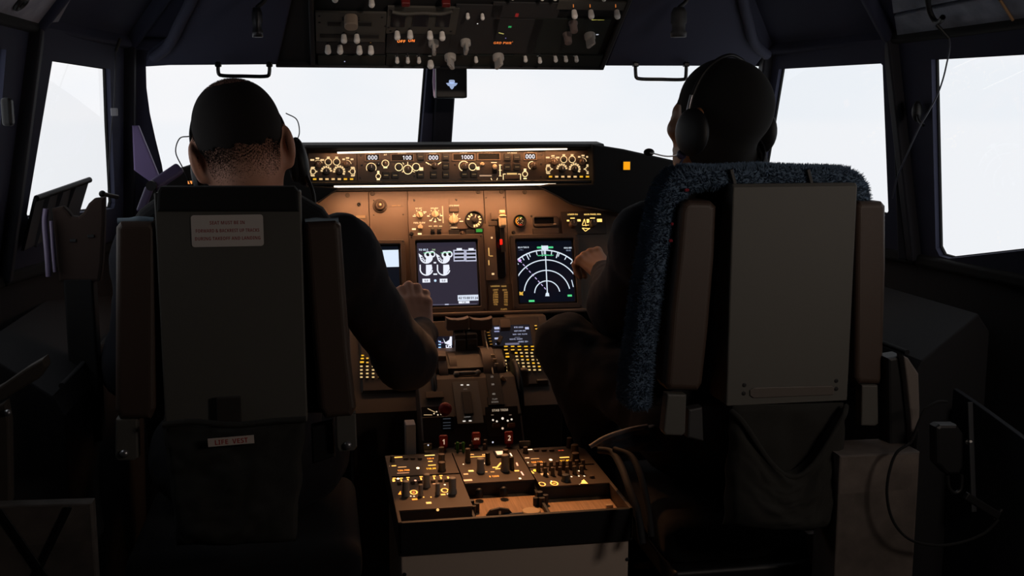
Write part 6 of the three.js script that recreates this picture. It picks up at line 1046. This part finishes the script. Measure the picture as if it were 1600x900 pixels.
// ---------------------------------------------------------------- side consoles and lower side walls
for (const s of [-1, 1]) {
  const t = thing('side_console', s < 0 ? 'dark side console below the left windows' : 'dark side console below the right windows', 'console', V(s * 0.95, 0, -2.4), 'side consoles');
  add('body', extrude([[0, 0], [0.18, 0], [0.18, 0.76], [0.15, 0.80], [0.02, 0.70], [0, 0.66]].map(([x, y]) => [s * (0.885 + x), y]), 0.95, 0.004).translate(0, 0, -3.1), MAT.shadedGrey, t);
  add('edge_rail', rod(V(s * 0.898, 0.708, -3.05), V(s * 0.898, 0.708, -2.2), 0.006), MAT.shadedGrey, t);
}
{
  // right: pale locker, rounded grey trim, wall lining
  const t = thing('side_locker', 'pale low locker on the floor right of the right pilot seat', 'locker', V(0.76, 0, -2.0));
  const a = onZ(1312, 712, -1.9), b = onZ(1438, 706, -1.9);
  add('front', extrude([[a.x, 0], [b.x, 0], [b.x, b.y], [a.x, a.y]], 0.1, 0.004).translate(0, 0, -2.0), mat(0x776b64, 0.75, { map: cloudy }), t);
  const tr = thing('seat_rail_cover', 'pale curved trim standing beside the right pilot seat', 'trim', V(0.82, 0, -2.05));
  add('cover', slab([[1412, 556], [1420, 560], [1436, 584], [1438, 640], [1434, 706], [1426, 706], [1424, 660], [1418, 600]], -1.94, 0.03, 0.004), mat(0x6d645e, 0.7), tr);
  add('shell', slab([[1388, 560], [1411, 556], [1419, 600], [1425, 690], [1410, 704], [1390, 700]], -1.96, 0.05, 0.006), MAT.black, tr);
  const w = thing('wall_lining', 'blue-grey lower wall lining at the far right', 'lining', V(1.0, 0, -1.8));
  const P = [[1432, 566], [1530, 632], [1640, 712], [1640, 960], [1430, 960]].map(([x, y]) => onX(x, y, 0.99));
  const f = [...P.map((p) => [-p.z, p.y])]; add('sheet', extrude(f, 0.012, 0.002).rotateY(Math.PI / 2).translate(0.985, 0, 0), mat(0x2e333a, 0.8), w);
  add('seam_strip', beam(onX(1518, 628, 0.984), onX(1524, 800, 0.984), 0.02, 0.006, 0.002), mat(0x3a3c40, 0.7), w);
  const mic = thing('hand_microphone', 'black hand microphone hanging on the right wall', 'microphone', onX(1485, 720, 0.97));
  add('case', slab([[1463, 668], [1470, 664], [1496, 664], [1506, 678], [1506, 730], [1500, 742], [1480, 742], [1464, 725]], -1.86, 0.03, 0.006), MAT.black, mic);
  add('grille_loop', tube([[1480, 742], [1484, 764], [1492, 770], [1500, 766], [1503, 742]].map(([x, y]) => onZ(x, y, -1.875)), 0.004, 24, 8), MAT.black, mic);
  const c = thing('looped_cord', 'black looped cord hanging at the lower right wall', 'cord', onZ(1400, 700, -1.85));
  add('cord', tube([[1560, 812], [1540, 832], [1500, 848], [1460, 852], [1420, 842], [1396, 815], [1386, 775], [1390, 735], [1402, 706], [1424, 690], [1434, 664], [1446, 640], [1466, 628], [1480, 628]].map(([x, y]) => onZ(x, y, -1.85)), 0.0028, 90, 6), MAT.rubber, c);
  add('connector', [beam(onZ(1508, 774, -1.86), onZ(1560, 806, -1.86), 0.016, 0.012, 0.003), beam(onZ(1552, 812, -1.86), onZ(1566, 796, -1.86), 0.006, 0.006, 0.002)], MAT.black, c);
  const st = thing('wall_stud', 'small pale stud on the right wall lining', 'stud', onX(1513, 691, 0.98)); add('stud', [ball(0.006, ...onX(1513, 691, 0.978).toArray()), rod(onX(1513, 691, 0.985), onX(1517, 690, 0.97), 0.003)], MAT.white, st);
}
{
  // left: pale low locker with crossed straps, sloping cover, pale post
  const t = thing('strap_board', 'pale low board with crossed black straps at the lower left corner', 'board', V(-0.95, 0, -2.0));
  const a = onZ(-60, 792, -1.9), b = onZ(144, 786, -1.9);
  add('front', extrude([[a.x, 0], [b.x, 0], [b.x, b.y], [a.x, a.y]], 0.03, 0.004).translate(0, 0, -1.93), mat(0x6d6560, 0.75, { map: cloudy }), t);
  for (const [p, q] of [[[0, 796], [72, 900]], [[110, 792], [58, 900]]]) add('strap', beam(onZ(...p, -1.894), onZ(p[0] + (q[0] - p[0]) * 1.4, p[1] + (q[1] - p[1]) * 1.4, -1.894), 0.007, 0.004, 0.001), MAT.black, t);
  const s = thing('sloping_cover', 'brownish sloping cover above the locker at the far left', 'cover', onZ(30, 600, -1.95));
  add('cover', slab([[-30, 620], [0, 604], [40, 576], [68, 560], [72, 574], [60, 592], [0, 628], [-30, 645]], -1.95, 0.04, 0.004), mat(0x3a332c, 0.8), s); add('post', slab([[-20, 645], [8, 628], [14, 660], [16, 786], [-20, 790]], -1.93, 0.03, 0.004), mat(0x3e3731, 0.8), s);
  const bt = onZ(12, 645, -1.925); add('bolt', ball(0.006, bt.x, bt.y, bt.z), MAT.steel, s);
}
// grey flap and belt straps between console and right seat
{
  const t = thing('cloth_flap', 'grey cloth flap folded over the seat edge by the aft console', 'cloth', onZ(970, 690, -2.25));
  add('flap', softPanel([[926, 694], [1024, 664], [1046, 706], [944, 706]], -2.3, 0.02, 0.006, -0.012, 20, 14, 0.008, 11), mat(0x5c6470, 0.9, { bumpMap: weave, bumpScale: 0.0006 }), t); add('edge', tube([[922, 698], [945, 684], [985, 671], [1012, 666]].map(([x, y]) => onZ(x, y, -2.29)), 0.0055, 20, 8), mat(0x8a8a90, 0.9), t);
  const b = thing('seat_belt', 'dark belt strap curving down beside the aft console', 'belt', onZ(970, 760, -2.2));
  const strap = (pts, w) => { const g = tube(pts.map(([x, y, z]) => onZ(x, y, z)), w, 40, 8); return g; };
  add('strap', strap([[935, 703, -2.27], [955, 706, -2.25], [968, 724, -2.2], [982, 760, -2.12], [996, 800, -2.07], [1004, 850, -2.04]], 0.008), mat(0x121318, 0.8), b); add('buckle_strap', strap([[960, 702, -2.24], [985, 712, -2.2], [1000, 740, -2.15], [1012, 790, -2.1], [1018, 840, -2.06]], 0.007), mat(0x0e0f13, 0.8), b);
}
// small lit switches on the far console
{
  const p = onZ(980, 514, -3.0), t = thing('switch_strip', 'small strip of yellow lit switches right of the reaching pilot\'s knee', 'switch strip', p);
  add('strip', rbox(0.022, 0.06, 0.02, 0.003, p.x, p.y, p.z - 0.011), MAT.black, t);
  for (const [x, y] of [[979, 505], [981, 514], [980, 522]]) { const q = onZ(x, y, -3.0); add('switch_light', rbox(0.007, 0.007, 0.004, 0.001, q.x, q.y, q.z), L_YEL, t); }
  add('stalk', rod(V(p.x, p.y - 0.03, p.z - 0.011), V(p.x, 0.0, p.z - 0.011), 0.01), MAT.black, t);
}

renderer.render(scene, camera);
